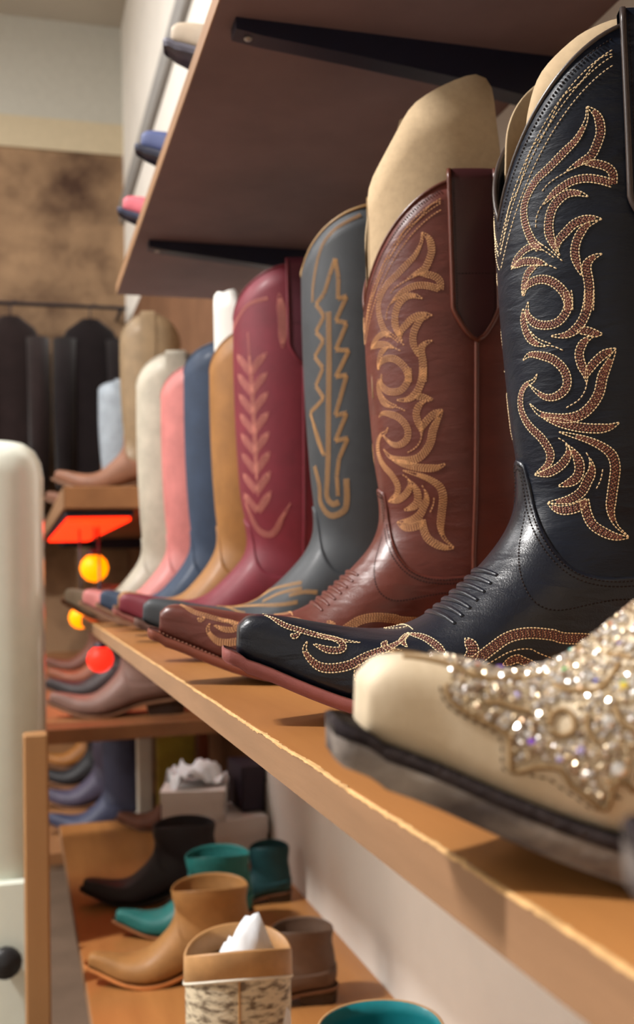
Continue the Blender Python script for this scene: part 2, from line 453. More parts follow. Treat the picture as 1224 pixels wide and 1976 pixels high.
    # stitched ridges across the instep
    for i in range(ridges):
        s0 = 6.30 + i * .265; half = .70 - .03 * i
        pr = np.linspace(-half, half, 31); bow = .16 * np.cos(pr / half * math.pi / 2)
        P = sh.surf(np.full(31, s0) - bow, pr, np.full(31, .0012))
        V, Fc = tube(P, .0020 * np.sin(np.linspace(.2, math.pi - .2, 31)) ** .4, 8); mesh('instep_ridge', V, Fc, M['vamp'], vamp)
    return root, vamp
# ------------------------------------------------------------------ the shop: shell
H = .079                 # the lens above the display shelf's top
XW = .47                 # the right-hand wall
FLOOR, CEIL, YB, YF, XL = -1.25, 2.45, 4.6, -3.5, -5.8
SHELF_X, SHELF_T = .112, .0165
plaster = mat('painted_plaster', (236, 232, 224), .8, .2, var=.05, vscale=5, bump=.15, bscale=60)
ceil_m = mat('ceiling_paint', (196, 190, 178), .9, .1, var=.04, vscale=3)
floor_m = mat('floor_concrete', (122, 102, 86), .55, .3, var=.2, vscale=4)
stone_m = mat('brown_hide_wall', (166, 136, 106), .9, .1, vscale=2.4, col2=(78, 58, 48), thresh=(.40, .66), detail=5)
def struct(name, vf, m):
    o = mesh(name, vf[0], vf[1], m, smooth=False); o['kind'] = 'structure'; return o
struct('floor', box(XL, XW, YF, YB, FLOOR - .05, FLOOR), floor_m)
struct('ceiling', box(XL, XW, YF, YB, CEIL, CEIL + .05), ceil_m)
struct('wall_right', box(XW, XW + .08, YF, YB, FLOOR, CEIL), plaster)
struct('wall_left', box(XL - .08, XL, YF, YB, FLOOR, CEIL), plaster)
struct('wall_far', box(XL, XW, YB, YB + .08, FLOOR, 1.86), stone_m)
struct('trim_1', box(XL, XW, YB - .01, YB + .08, 1.86, 2.0), mat('cream_paint', (200, 186, 158), .8, .2, var=.04))
struct('wall_far_upper', box(XL, XW, YB, YB + .08, 2.0, CEIL), mat('grey_green_paint', (190, 188, 178), .8, .2, var=.04))
struct('trim_2', box(XW - .02, XW, YF, YB - .01, 1.55, 1.64), mat('grey_trim', (150, 148, 146), .6, .3, var=.04))
struct('wall_front', box(XL, XW, YF - .08, YF, FLOOR, CEIL), plaster)

# ------------------------------------------------------------------ shelves on the right wall
wood = mat('shelf_laminate', (180, 124, 70), .38, .4, vscale=14, stretch=(1, .12, 1), col2=(152, 100, 54), thresh=(.3, .7), bump=.12, bscale=120)
under = mat('mauve_brown_board', (122, 101, 102), .7, .25, var=.14, vscale=7)   # the upper board's own finish, greyer than the laminate below
edge_m = mat('shelf_edge_band', (150, 114, 84), .5, .35, vscale=60, stretch=(1, .1, 1), var=.12, bump=.2, bscale=200)
chip_m = mat('chipped_edge', (206, 164, 112), .6, .2, var=.25, vscale=80)
def shelf(name, x0, y0, y1, ztop, t, label, und=None):
    root = empty(name, ((x0 + XW) / 2, (y0 + y1) / 2, ztop - t)); tag(root, label, 'shelf')
    ox, oy, oz = root.location
    def part(n, vf, m):
        V = [(a - ox, b - oy, c - oz) for a, b, c in vf[0]]
        return mesh(n, V, vf[1], m, root, smooth=False)
    part('board', box(x0 + .0012, XW, y0, y1, ztop - t, ztop, .0006), und or wood)
    part('edge_band', box(x0, x0 + .0013, y0, y1, ztop - t + .0002, ztop - .0006), edge_m)
    return root, part
display, part = shelf('display_shelf', SHELF_X, -.25, 1.98, -H, SHELF_T, 'worn tan wooden shelf carrying the row of tall western boots')
# the worn strip along the front edge: chipped laminate
V = []; Fc = []
ys = np.arange(-.05, 1.95, .0022); q = np.cumsum(rng.normal(0, 1, len(ys))); q = q - np.convolve(q, np.ones(60) / 60, 'same')
wd = .0009 + .0006 * np.clip(q / 3.0, -1.2, 1.6) + rng.normal(0, .0003, len(ys)); hd = .0006 + .0004 * np.clip(-q / 3.0, -1, 1.5) + rng.normal(0, .0002, len(ys))
for i, y in enumerate(ys):
    V += [(SHELF_X - .0002, y, -H - abs(hd[i])), (SHELF_X - .0001, y, -H - .0002), (SHELF_X + .0006, y, -H + .0001), (SHELF_X + .0006 + max(wd[i], .0002), y, -H + .00015)]
for i in range(len(ys) - 1):
    for k in range(3): Fc.append((4 * i + k, 4 * i + k + 1, 4 * i + 5 + k, 4 * i + 4 + k))
part('worn_edge', (V, Fc), chip_m)
ZU, XU = .45, .157
upper, part = shelf('upper_shelf', XU, -.25, 1.68, ZU + .0165, .0165, 'greyish brown shelf above the boots, held by black brackets', under)
black_m = mat('black_steel', (16, 20, 42), .45, .5, var=.1)
for yb in (.815, 1.40, .23):
    x0, x1 = XU + .018, XW
    V = []; 
    for dx, z0 in ((0, .010), (.02, .013), (.10, .020), (.2, .030), (x1 - x0, .044)):
        for yy in (-.010, .010): V += [(x0 + dx, yb + yy, ZU), (x0 + dx, yb + yy, ZU - z0)]
    Fc = [(0, 1, 3, 2)]
    for i in range(4):
        a = i * 4; b = a + 4; Fc += [(a, b, b + 1, a + 1), (a + 2, a + 3, b + 3, b + 2), (a + 1, b + 1, b + 3, a + 3), (a, a + 2, b + 2, b)]
    br = part('bracket', (V, Fc), black_m)
    V, Fc = lathe([(.0001, -.0012), (.003, -.001), (.0036, 0)], 12, (x0 + .012, yb, ZU - .0122)); 
    V = [(a - upper.location.x, b - upper.location.y, c - upper.location.z) for a, b, c in V]
    mesh('screw', V, Fc, mat('screw_steel', (170, 165, 160), .35, .5, metal=.8), br)
ZL = -.567
lower, part = shelf('lower_shelf', .084, .2, 2.45, ZL, .02, 'tan wooden lower shelf crowded with short boots and white boxes')

# ------------------------------------------------------------------ leather
def leather(nm, col, rough=.42, bump=.25, var=.14, coat=.15, bscale=1100, vscale=35, stretch=(1, 1, 1), **k):
    return mat(nm, col, rough, k.pop('spec', .4), var=var, bump=bump, bscale=bscale, vscale=vscale, coat=coat, stretch=stretch, bdist=.0006, **k)
cream_thread = mat('cream_thread', (244, 218, 174), .6, .3, var=.12, vscale=200)
brown_thread = mat('brown_thread', (122, 74, 62), .5, .4, var=.25, vscale=200)
gold_thread = mat('gold_thread', (230, 172, 116), .55, .35, var=.2, vscale=200)
dark_thread = mat('dark_thread', (30, 20, 20), .7, .2)
black_l = leather('black_leather', (18, 24, 36), .40, .30, coat=.0, spec=.26, crease=.22, bscale=700, stretch=(.7, .7, 2.0))
brown_l = leather('chestnut_leather', (94, 45, 37), .40, .28, coat=.05, crease=.14, bscale=700, stretch=(.7, .7, 2.0))
tan_board = mat('brown_cardboard', (188, 165, 133), .85, .15, var=.07, vscale=180, bump=.05, bscale=300)

black_v = leather('black_vamp_leather', (18, 24, 36), .30, .28, coat=.15, spec=.42, crease=.18)
brown_v = leather('chestnut_vamp_leather', (94, 45, 37), .32, .26, coat=.15, spec=.45, crease=.18)
BOOT_BLACK = BootShape(ztop=.353, dip=.087); BOOT_BROWN = BootShape(flen=1.05, ztop=.347, dip=.080, sw=1.03)
black_boot, bv = make_boot('western_boot', (.3151, .4965, -H), 9.25, BOOT_BLACK,
    dict(shaft=black_l, vamp=black_v, sole=leather('oxblood_sole', (142, 80, 76), .5, .2, coat=0), heel=leather('black_heel', (30, 24, 24)), binding=leather('black_piping', (60, 50, 46), .35, .1), strap=black_l, dark_thread=dark_thread),
    'black leather western boot with cream and brown flame stitching and a red-brown sole', group='tall western boots on the display shelf', ridges=7)
brown_boot, wv = make_boot('western_boot', (.309, .70, -H), 11, BOOT_BROWN,
    dict(shaft=brown_l, vamp=brown_v, sole=leather('chestnut_sole', (122, 62, 44), .42, .15), heel=leather('black_heel', (30, 24, 24)), binding=leather('chestnut_piping', (92, 44, 31), .32, .1), strap=leather('burgundy_strap', (62, 30, 32), .33, .2, coat=.3), dark_thread=dark_thread),
    'chestnut brown leather western boot with gold flame stitching and a dark pull strap', group='tall western boots on the display shelf', ridges=7)
# stitched ornament: band width in mm (0 = a single row), pointed start, pointed end, then places on the boot as (station, angle)
FLAME = [
    (4.4, 1, 0, [(17.28, 1.042), (17.19, 1.037), (17.06, 0.962), (16.97, 0.861), (16.85, 0.725), (16.74, 0.589), (16.55, 0.483), (16.36, 0.451), (16.13, 0.472), (15.90, 0.535), (15.77, 0.612)]),
    (0.0, 0, 0, [(15.75, 0.635), (15.67, 0.700), (15.60, 0.748)]),
    (0.0, 0, 0, [(15.86, 0.599), (15.75, 0.687), (15.54, 0.821)]),
    (4.6, 1, 1, [(17.28, 1.045), (17.21, 1.119), (17.10, 1.142), (17.01, 1.120), (16.89, 1.066), (16.84, 0.982), (16.77, 0.869)]),
    (0.0, 0, 0, [(16.78, 0.907), (16.72, 0.790), (16.66, 0.706), (16.58, 0.646)]),
    (4.2, 1, 0, [(16.83, 0.994), (16.81, 1.087), (16.76, 1.178), (16.68, 1.222), (16.54, 1.220)]),
    (4.2, 0, 1, [(16.55, 1.220), (16.61, 1.130), (16.65, 1.026), (16.64, 0.917), (16.57, 0.814), (16.49, 0.731), (16.39, 0.657)]),
    (0.0, 0, 0, [(16.47, 0.703), (16.35, 0.627), (16.20, 0.584), (16.06, 0.577)]),
    (5.0, 1, 1, [(16.40, 1.037), (16.47, 0.951), (16.47, 0.851), (16.34, 0.756), (16.15, 0.711), (15.96, 0.706), (15.77, 0.745), (15.62, 0.794)]),
    (4.6, 1, 1, [(16.06, 1.135), (16.08, 1.042), (16.04, 0.932), (15.94, 0.855), (15.83, 0.787), (15.68, 0.770)]),
    (4.4, 1, 1, [(16.04, 1.105), (15.99, 1.017), (15.84, 0.948), (15.65, 0.920), (15.46, 0.942), (15.32, 0.971)]),
    (4.8, 1, 0, [(15.61, 1.132), (15.56, 1.058), (15.45, 1.009), (15.23, 1.024), (15.03, 1.027), (14.82, 1.016)]),
    (3.8, 1, 1, [(15.59, 0.238), (15.72, 0.337), (15.81, 0.461), (15.82, 0.566), (15.74, 0.635)]),
    (4.2, 1, 1, [(15.61, 0.260), (15.64, 0.417), (15.59, 0.575), (15.52, 0.682)]),
    (0.0, 0, 0, [(15.54, 0.652), (15.50, 0.710), (15.44, 0.772)]),
    (4.0, 1, 1, [(15.55, 0.590), (15.47, 0.477), (15.32, 0.424), (15.16, 0.386)]),
    (4.4, 1, 0, [(15.15, 0.392), (15.28, 0.461), (15.33, 0.584), (15.28, 0.705), (15.13, 0.806), (14.95, 0.851), (14.82, 0.853)]),
    (4.4, 0, 1, [(15.12, 0.848), (14.96, 0.856), (14.79, 0.825), (14.65, 0.747), (14.61, 0.638), (14.66, 0.521), (14.82, 0.438), (15.03, 0.456)]),
    (4.4, 1, 1, [(14.93, 0.388), (14.72, 0.383), (14.51, 0.413), (14.34, 0.490), (14.26, 0.624)]),
    (0.0, 0, 0, [(14.28, 0.625), (14.26, 0.706), (14.20, 0.792)]),
    (0.0, 0, 0, [(14.58, 0.434), (14.40, 0.541), (14.30, 0.681)]),
    (2.5, 0, 1, [(15.21, 0.411), (15.12, 0.398)]),
    (4.8, 0, 1, [(15.11, 1.025), (14.93, 1.012), (14.73, 0.977), (14.56, 0.913), (14.45, 0.815), (14.43, 0.675)]),
    (4.2, 1, 1, [(14.52, 0.912), (14.53, 0.992), (14.50, 1.052), (14.50, 1.117)]),
    (4.4, 1, 1, [(14.46, 1.045), (14.37, 0.971), (14.19, 0.922), (14.02, 0.933), (13.88, 0.960), (13.76, 0.968)]),
    (0.0, 0, 0, [(13.77, 0.969), (13.64, 0.947), (13.48, 0.884), (13.32, 0.763)]),
    (4.4, 1, 1, [(14.32, 1.215), (14.22, 1.125), (14.09, 1.051), (13.96, 0.997), (13.81, 0.963)]),
    (5.2, 1, 1, [(14.31, 1.213), (14.10, 1.154), (13.89, 1.098), (13.66, 1.062), (13.46, 0.997), (13.27, 0.897), (13.16, 0.771), (13.13, 0.622), (13.16, 0.486), (13.32, 0.371)]),
    (4.4, 1, 1, [(14.04, 0.328), (14.13, 0.427), (14.11, 0.558), (14.05, 0.684), (13.91, 0.776), (13.74, 0.802), (13.59, 0.767), (13.47, 0.669), (13.45, 0.567), (13.54, 0.460), (13.63, 0.394)]),
    (4.6, 1, 1, [(13.81, 0.502), (13.70, 0.453), (13.62, 0.334), (13.47, 0.249), (13.25, 0.222), (13.03, 0.273), (12.83, 0.364), (12.66, 0.471), (12.45, 0.539), (12.25, 0.559), (11.94, 0.508), (11.50, 0.329)]),
    (4.8, 1, 1, [(13.08, 0.530), (13.06, 0.674), (13.05, 0.828), (13.09, 0.969), (13.18, 1.104), (13.31, 1.202)]),
    (5.0, 1, 1, [(12.87, 0.678), (12.87, 0.819), (12.87, 0.936), (12.83, 1.044), (12.74, 1.114), (12.53, 1.127), (12.22, 1.101), (11.87, 1.079), (11.44, 1.073), (11.13, 1.128), (11.02, 1.238)]),
    (4.6, 1, 1, [(11.50, 0.329), (11.72, 0.509), (12.01, 0.636), (12.31, 0.720), (12.53, 0.751), (12.67, 0.733)]),
    (5.0, 1, 1, [(12.64, 0.750), (12.46, 0.814), (12.22, 0.833), (11.92, 0.801), (11.66, 0.723), (11.41, 0.619)]),
    (0.0, 0, 0, [(12.74, 0.664), (12.70, 0.721), (12.63, 0.756)]),
    (5.0, 1, 1, [(12.51, 0.933), (12.26, 0.935), (11.94, 0.889), (11.58, 0.840), (11.19, 0.751), (10.91, 0.637), (10.69, 0.521)]),
    (0.0, 0, 0, [(12.61, 0.905), (12.50, 0.927), (12.33, 0.938)]),
    (5.0, 1, 1, [(10.68, 0.522), (10.62, 0.641), (10.80, 0.745), (11.10, 0.831), (11.45, 0.882)]),
    (5.0, 0, 1, [(11.37, 0.860), (11.02, 0.897), (10.77, 0.966), (10.73, 1.053), (10.80, 1.148), (11.01, 1.239)]),
    (0.0, 0, 0, [(12.38, 1.024), (12.12, 0.998), (11.82, 0.955)]),
]
VAMP_FLAME = [
    (4.6, 1, 1, [(2.56, 1.195), (2.52, 1.435), (2.76, 1.554), (3.18, 1.540), (3.60, 1.400), (3.97, 1.166), (4.44, 0.920), (4.85, 0.668), (5.11, 0.442)]),
    (3.0, 1, 1, [(1.41, 0.263), (1.92, 0.814), (2.44, 0.908), (3.03, 0.907), (3.83, 0.839)]),
    (3.2, 1, 1, [(3.82, 1.345), (3.76, 1.500), (3.74, 1.593)]),
    (3.4, 1, 1, [(2.70, 1.213), (3.07, 1.236), (3.39, 1.119), (3.31, 0.919), (2.79, 0.879)]),
    (2.5, 1, 1, [(2.15, 1.130), (2.26, 1.175), (2.38, 0.973)]),
    (3.4, 1, 1, [(5.11, 0.442), (4.84, 0.689), (4.91, 0.884)]),
    (4.4, 1, 1, [(5.06, 0.456), (5.40, 0.693), (5.64, 0.976), (5.74, 1.175), (5.76, 1.312)]),
    (3.2, 1, 1, [(4.48, 0.688), (4.38, 0.833), (4.51, 0.957), (4.77, 0.963)]),
    (0.0, 0, 0, [(3.82, 1.264), (4.35, 1.038), (4.87, 1.012), (5.30, 1.202)]),
    (6.0, 1, 0, [(6.36, 1.003), (6.42, 1.203), (6.30, 1.299), (6.13, 1.401)]),
    (5.6, 0, 0, [(6.32, 1.382), (6.79, 1.314), (7.23, 1.288), (7.68, 1.373), (8.18, 1.558), (8.63, 1.750), (9.03, 1.984)]),
    (0.0, 0, 0, [(6.61, 1.466), (7.19, 1.450), (7.69, 1.583), (8.12, 1.897)]),
    (4.0, 1, 1, [(6.93, 1.548), (7.33, 1.577), (7.70, 1.801)]),
    (0.0, 0, 0, [(4.66, -0.019), (5.21, -0.140), (5.27, 0.385)]),
]
def edge_rows(St, P, N, dists, key, mirror=False, **k):
    """rows running beside an edge, at distances below it"""
    T = np.gradient(P, axis=0); T /= np.linalg.norm(T, axis=1)[:, None] + 1e-12
    B = np.cross(N, T); B *= np.where(B[:, 2:3] > 0, -1, 1)
    for d in dists:
        Q = P + B * d
        if mirror: St.row_pts(Q * (1, -1, 1), N * (1, -1, 1), key, **k)
        else: St.row_pts(Q, N, key, **k)
def flame_boot(root, vamp, sh, keys, mats, pitch=.00105, tw=.00032):
    St = Stitcher(sh); Sv = Stitcher(sh)
    for mirror in (False, True):
        for back in (False, True):
            for w, a, b, sp in FLAME:
                if back: sp = [(s + (1.0 if s < 13 else .35 if s < 15 else 0), math.pi - p) for s, p in sp]
                if w == 0: St.line(sp, keys[0], mirror=mirror, w=.0003, n=60, L=.0021, gap=.2)
                else: St.ribbon(sp, w / 1000 * .92, keys, mirror=mirror, taper=(a, b), pitch=pitch, w=tw)
        for w, a, b, sp in VAMP_FLAME:
            if w == 0: Sv.line(sp, keys[0], mirror=mirror, off=.0018, n=60, w=.0003, L=.0021, gap=.2)
            else: Sv.ribbon(sp, w / 1000 * .92, keys, mirror=mirror, taper=(a, b), off=.0018, pitch=pitch, w=tw)
        # rows round the mouth
        for f in (lambda t: t, lambda t: math.pi - t):
            p = f(np.linspace(.03, 1.25, 90)); s = sh.s_at_z(p, sh.top_z(p))
            ph = sh.surf(s, p); m = np.abs(np.gradient(ph[:, 2])) / (np.linalg.norm(np.gradient(ph[:, :2], axis=0), axis=1) + 1e-9)
            def row(d, key, **k):           # a row at distance d below the edge, lying on the surface
                s2 = sh.s_at_z(p, sh.top_z(p) - d * np.sqrt(1 + m ** 2)); P = sh.surf(s2, p, np.full(90, .0002)); N = sh.normal(s2, p)
                if mirror: P = P * (1, -1, 1); N = N * (1, -1, 1)
                St.row_pts(P, N, key, **k)
            row(.0045, 'dark', L=.0019)
            for d in (.0098, .0128, .0172): row(d, keys[0], L=.0022, w=.0003, gap=.22)
            row(.0113 + .0013 * np.sin(np.arange(90) / 90 * 26), keys[0], L=.0022, w=.0003, gap=.22)   # crosses its two neighbours
        # rows along the vamp's upper edge
        p = np.linspace(.05, math.pi - .1, 160); s = sh.s_vamp(p); P = sh.surf(s, p, np.full(160, .0018)); N = sh.normal(s, p)
        edge_rows(Sv, P, N, (.0020, .0045), 'dark', mirror, L=.0021, w=.00042, h=.0003)
        p = np.linspace(.25, math.pi - .3, 160); s = np.maximum(sh.s_vamp(p) - 1.0 - .25 * np.sin(p), 4); P = sh.surf(s, p, np.full(160, .0018)); N = sh.normal(s, p)
        edge_rows(Sv, P, N, (0,), 'dark', mirror, L=.0021, w=.00042, h=.0003)
        # rows up the toe's centre ridge
    St.build(root, mats); Sv.build(vamp, mats)
def welt_stitches(root, sh, m, L=.003):
    St = Stitcher(sh); x = np.linspace(-.0, .21, 120); w = np.interp(x, SOLE_W[:, 0], SOLE_W[:, 1]) - .0016
    xq = np.where(x > .06, .06 + (x - .06) * sh.flen, x)
    for sg in (1, -1):
        P = np.stack([xq, w * sg, sh.feather(xq) + .0014], 1); N = np.tile((0., 0., 1.), (120, 1)); St.row_pts(P, N, 'a', L=L, w=.0005, h=.0005)
    St.build(root, {'a': m})
TH = dict(dark=dark_thread)
flame_boot(black_boot, bv, BOOT_BLACK, ('cream', 'brown'), dict(cream=cream_thread, brown=brown_thread, **TH))
flame_boot(brown_boot, wv, BOOT_BROWN, ('gold', 'gold'), dict(gold=gold_thread, **TH), pitch=.00120, tw=.00031)
welt_stitches(brown_boot, BOOT_BROWN, mat('sole_thread_tan', (150, 100, 80), .6, .2))
FEATHER = [
    (3.0, 0, 0, [(17.30, 0.912), (17.22, 0.865), (17.14, 0.817)]),
    (3.0, 0, 0, [(17.14, 0.817), (17.04, 0.771), (16.94, 0.722)]),
    (3.0, 0, 0, [(16.94, 0.722), (16.88, 0.642), (16.82, 0.553)]),
    (3.0, 0, 0, [(16.82, 0.553), (16.71, 0.638), (16.58, 0.715)]),
    (3.0, 0, 0, [(16.58, 0.715), (16.43, 0.632), (16.28, 0.539)]),
    (3.0, 0, 0, [(16.28, 0.539), (16.17, 0.621), (16.06, 0.695)]),
    (3.0, 0, 0, [(16.06, 0.695), (15.92, 0.602), (15.78, 0.495)]),
    (3.0, 0, 0, [(15.78, 0.495), (15.65, 0.586), (15.53, 0.667)]),
    (3.0, 0, 0, [(15.53, 0.667), (15.35, 0.587), (15.17, 0.495)]),
    (3.0, 0, 0, [(15.17, 0.495), (15.03, 0.581), (14.89, 0.657)]),
    (3.0, 0, 0, [(14.89, 0.657), (14.72, 0.502), (14.56, 0.289)]),
    (3.0, 0, 0, [(14.56, 0.289), (14.03, 0.462), (13.56, 0.592)]),
    (3.0, 0, 0, [(17.30, 0.912), (17.20, 0.933), (17.10, 0.955)]),
    (3.0, 0, 0, [(17.10, 0.955), (16.97, 0.949), (16.83, 0.943)]),
    (3.0, 0, 0, [(16.83, 0.943), (16.85, 1.008), (16.86, 1.071)]),
    (3.0, 0, 0, [(16.86, 1.071), (16.68, 0.990), (16.45, 0.903)]),
    (3.0, 0, 0, [(16.45, 0.903), (16.42, 0.986), (16.38, 1.064)]),
    (3.0, 0, 0, [(16.38, 1.064), (16.11, 0.981), (15.86, 0.893)]),
    (3.0, 0, 0, [(15.86, 0.893), (15.85, 0.992), (15.85, 1.087)]),
    (3.0, 0, 0, [(15.85, 1.087), (15.59, 0.988), (15.33, 0.881)]),
    (3.0, 0, 0, [(15.33, 0.881), (15.35, 0.967), (15.37, 1.048)]),
    (3.0, 0, 0, [(15.37, 1.048), (14.96, 0.955), (14.52, 0.850)]),
    (3.0, 0, 0, [(14.52, 0.850), (14.56, 0.943), (14.60, 1.030)]),
    (3.0, 0, 0, [(14.60, 1.030), (14.28, 0.933), (13.94, 0.825)]),
    (3.0, 0, 0, [(13.94, 0.825), (14.01, 0.930), (14.07, 1.029)]),
    (3.0, 0, 0, [(14.07, 1.029), (13.83, 0.951), (13.59, 0.868)]),
    (3.0, 0, 0, [(13.59, 0.868), (13.39, 0.837), (13.17, 0.805)]),
    (3.0, 0, 0, [(13.17, 0.805), (12.90, 0.798), (12.59, 0.785)]),
    (4.4, 0, 0, [(16.65, 0.793), (15.74, 0.782), (14.81, 0.746), (13.78, 0.689), (13.03, 0.619), (12.43, 0.564), (12.21, 0.661), (12.41, 0.791)]),
    (4.4, 0, 0, [(13.27, 0.312), (12.74, 0.399), (12.05, 0.384), (11.69, 0.597), (12.14, 0.848), (12.64, 0.930), (13.19, 0.958)]),
    (2.2, 0, 0, [(16.86, 0.476), (17.11, 0.509), (17.40, 0.656), (17.55, 0.889), (17.66, 1.279)]),
    (2.0, 0, 0, [(14.50, 0.324), (14.00, 0.420), (13.60, 0.556)]),
    (3.0, 0, 0, [(4.00, -0.087), (4.60, -0.087), (5.59, 0.430), (6.62, 0.908), (7.49, 1.154)]),
    (3.0, 0, 0, [(4.83, -0.087), (6.17, -0.087), (7.27, 0.550), (7.99, 0.843)]),
    (3.0, 0, 0, [(6.13, 0.484), (6.97, 0.664), (7.88, 0.956)]),
    (3.0, 0, 0, [(7.27, 0.892), (7.89, 1.055), (8.34, 1.238)]),
    (2.5, 0, 0, [(4.40, -0.087), (4.85, 0.539), (5.23, 0.744)]),
]
PLUME = [
    (8.0, 0, 1, [(16.42, 0.711), (16.67, 0.538), (16.89, 0.319)]),
    (8.0, 0, 1, [(16.42, 0.711), (16.64, 0.854), (16.82, 1.011)]),
    (8.0, 0, 1, [(15.91, 0.722), (16.16, 0.551), (16.45, 0.346)]),
    (8.0, 0, 1, [(15.91, 0.722), (16.14, 0.864), (16.38, 1.015)]),
    (8.0, 0, 1, [(15.43, 0.730), (15.67, 0.562), (15.92, 0.362)]),
    (8.0, 0, 1, [(15.43, 0.730), (15.67, 0.874), (15.90, 1.018)]),
    (8.0, 0, 1, [(14.92, 0.735), (15.16, 0.569), (15.42, 0.373)]),
    (8.0, 0, 1, [(14.92, 0.735), (15.18, 0.882), (15.43, 1.022)]),
    (8.0, 0, 1, [(14.37, 0.735), (14.61, 0.570), (14.88, 0.376)]),
    (8.0, 0, 1, [(14.37, 0.735), (14.67, 0.886), (14.94, 1.022)]),
    (8.0, 0, 1, [(13.82, 0.728), (14.04, 0.562), (14.29, 0.367)]),
    (8.0, 0, 1, [(13.82, 0.728), (14.13, 0.885), (14.44, 1.019)]),
    (8.0, 0, 1, [(13.28, 0.715), (13.48, 0.550), (13.70, 0.350)]),
    (8.0, 0, 1, [(13.28, 0.715), (13.61, 0.877), (13.92, 1.009)]),
    (8.0, 0, 1, [(12.57, 0.674), (12.84, 0.518), (13.11, 0.321)]),
    (8.0, 0, 1, [(12.57, 0.674), (13.05, 0.860), (13.41, 0.992)]),
    (5.0, 1, 1, [(17.17, 0.656), (16.24, 0.715), (14.82, 0.748), (13.13, 0.729)]),
    (3.0, 0, 0, [(17.27, -0.067), (17.33, 0.274), (17.48, 0.659), (17.52, 1.037)]),
    (9.0, 1, 1, [(17.56, 1.211), (17.26, 1.256), (16.88, 1.252)]),
    (6.0, 1, 1, [(13.00, 0.296), (11.69, 0.571), (11.68, 0.862), (12.64, 1.109), (13.25, 1.286)]),
]
GLITTER_EDGE = [
    (3.2, 0, 0, [(1.79, 1.037), (1.82, 1.219), (1.95, 1.344), (2.18, 1.387), (2.45, 1.402), (2.55, 1.440), (2.58, 1.556), (2.61, 1.638), (2.74, 1.581), (2.90, 1.554), (3.09, 1.536), (3.19, 1.570), (3.41, 1.656), (3.60, 1.756), (3.67, 1.580), (3.73, 1.545), (3.89, 1.577)]),
    (3.2, 0, 0, [(2.27, 1.152), (2.44, 1.073), (2.61, 1.061), (2.78, 1.041)]),
    (3.2, 0, 0, [(2.98, 1.159), (3.03, 1.006), (3.17, 0.930), (3.26, 1.014), (3.25, 1.175), (3.11, 1.254), (2.99, 1.221)]),
    (3.2, 0, 0, [(3.43, 0.975), (3.42, 1.158), (3.50, 1.283)]),
    (3.2, 0, 0, [(3.18, 0.459), (3.29, 0.595), (3.63, 0.673), (3.83, 0.573), (4.06, 0.392)]),
    (3.2, 0, 0, [(4.08, 0.173), (4.21, 0.426)]),
    (3.2, 0, 0, [(1.21, 0.272), (1.79, 0.477), (2.23, 0.743), (2.71, 0.391), (3.24, 0.125)]),
    (3.2, 0, 0, [(3.76, 0.919), (3.80, 1.095), (3.91, 1.181)]),
]
# ------------------------------------------------------------------ cardboard inserts standing in the boot shafts
def insert(sh, loc, ang, outline, m, label, shrink=.88, z0=.20, far=None, group=None, scale=1.0):
    """two bent card panels inside the shaft; outline: (x, top z) from front to back"""
    root = empty('boot_insert', (loc[0], loc[1], loc[2] + z0 * scale), math.pi - math.radians(ang)); root.scale = (scale,) * 3
    tag(root, label, 'cardboard insert', group)
    for sg, ol in ((1, outline), (-1, far)):
        if ol is None: continue
        C = catmull(ol, 40); o = np.argsort(-C[:, 0], kind='stable')
        xs = C[:, 0]; zt = C[:, 1]
        a = .060; yy = sg * shrink * .050 * np.sqrt(np.clip(1 - (np.clip(xs, -.07, a) / (a + .002)) ** 2, .0, 1))
        rows = np.linspace(0, 1, 8)
        base = np.stack([xs, yy, np.full(40, z0)], 1); top = np.stack([xs, yy * .92, zt], 1)
        P = base[None] + (top - base)[None] * rows[:, None, None]; P[..., 2] -= z0
        V, Fc = grid(P); c = mesh('card_panel', V, Fc, m, root)
        md = c.modifiers.new('card', 'SOLIDIFY'); md.thickness = .0012; md.offset = 0
    return root
insert(BOOT_BROWN, (.309, .70, -H), 11, [(0.0605, 0.2900), (0.0608, 0.3220), (0.0608, 0.3380), (0.0590, 0.3550), (0.0560, 0.3620), (0.0440, 0.3830), (0.0320, 0.4030), (0.0200, 0.4120), (0.0060, 0.4190), (-0.0100, 0.4255), (-0.0185, 0.4265), (-0.0245, 0.4230), (-0.0280, 0.4150), (-0.0300, 0.3940), (-0.0330, 0.3590), (-0.0340, 0.3000)], tan_board,
       'tan cardboard insert rising from the chestnut brown boot', far=[(0.0590, 0.3000), (0.0595, 0.3260), (0.0500, 0.3690), (0.0320, 0.4040), (0.0270, 0.4250), (0.0220, 0.4300), (0.0120, 0.4315), (-0.0050, 0.4310), (-0.0300, 0.4240), (-0.0450, 0.4040), (-0.0500, 0.3000)])
insert(BOOT_BLACK, (.3151, .4965, -H), 9.25, [(.052, .300), (.050, .318), (.044, .336), (.030, .350), (.018, .357), (.0, .362), (-.03, .36), (-.05, .30)], tan_board,
       'tan cardboard insert showing above the black boot', shrink=.8, far=[(.050, .300), (.046, .33), (.03, .355), (.0, .375), (-.03, .37), (-.05, .30)])

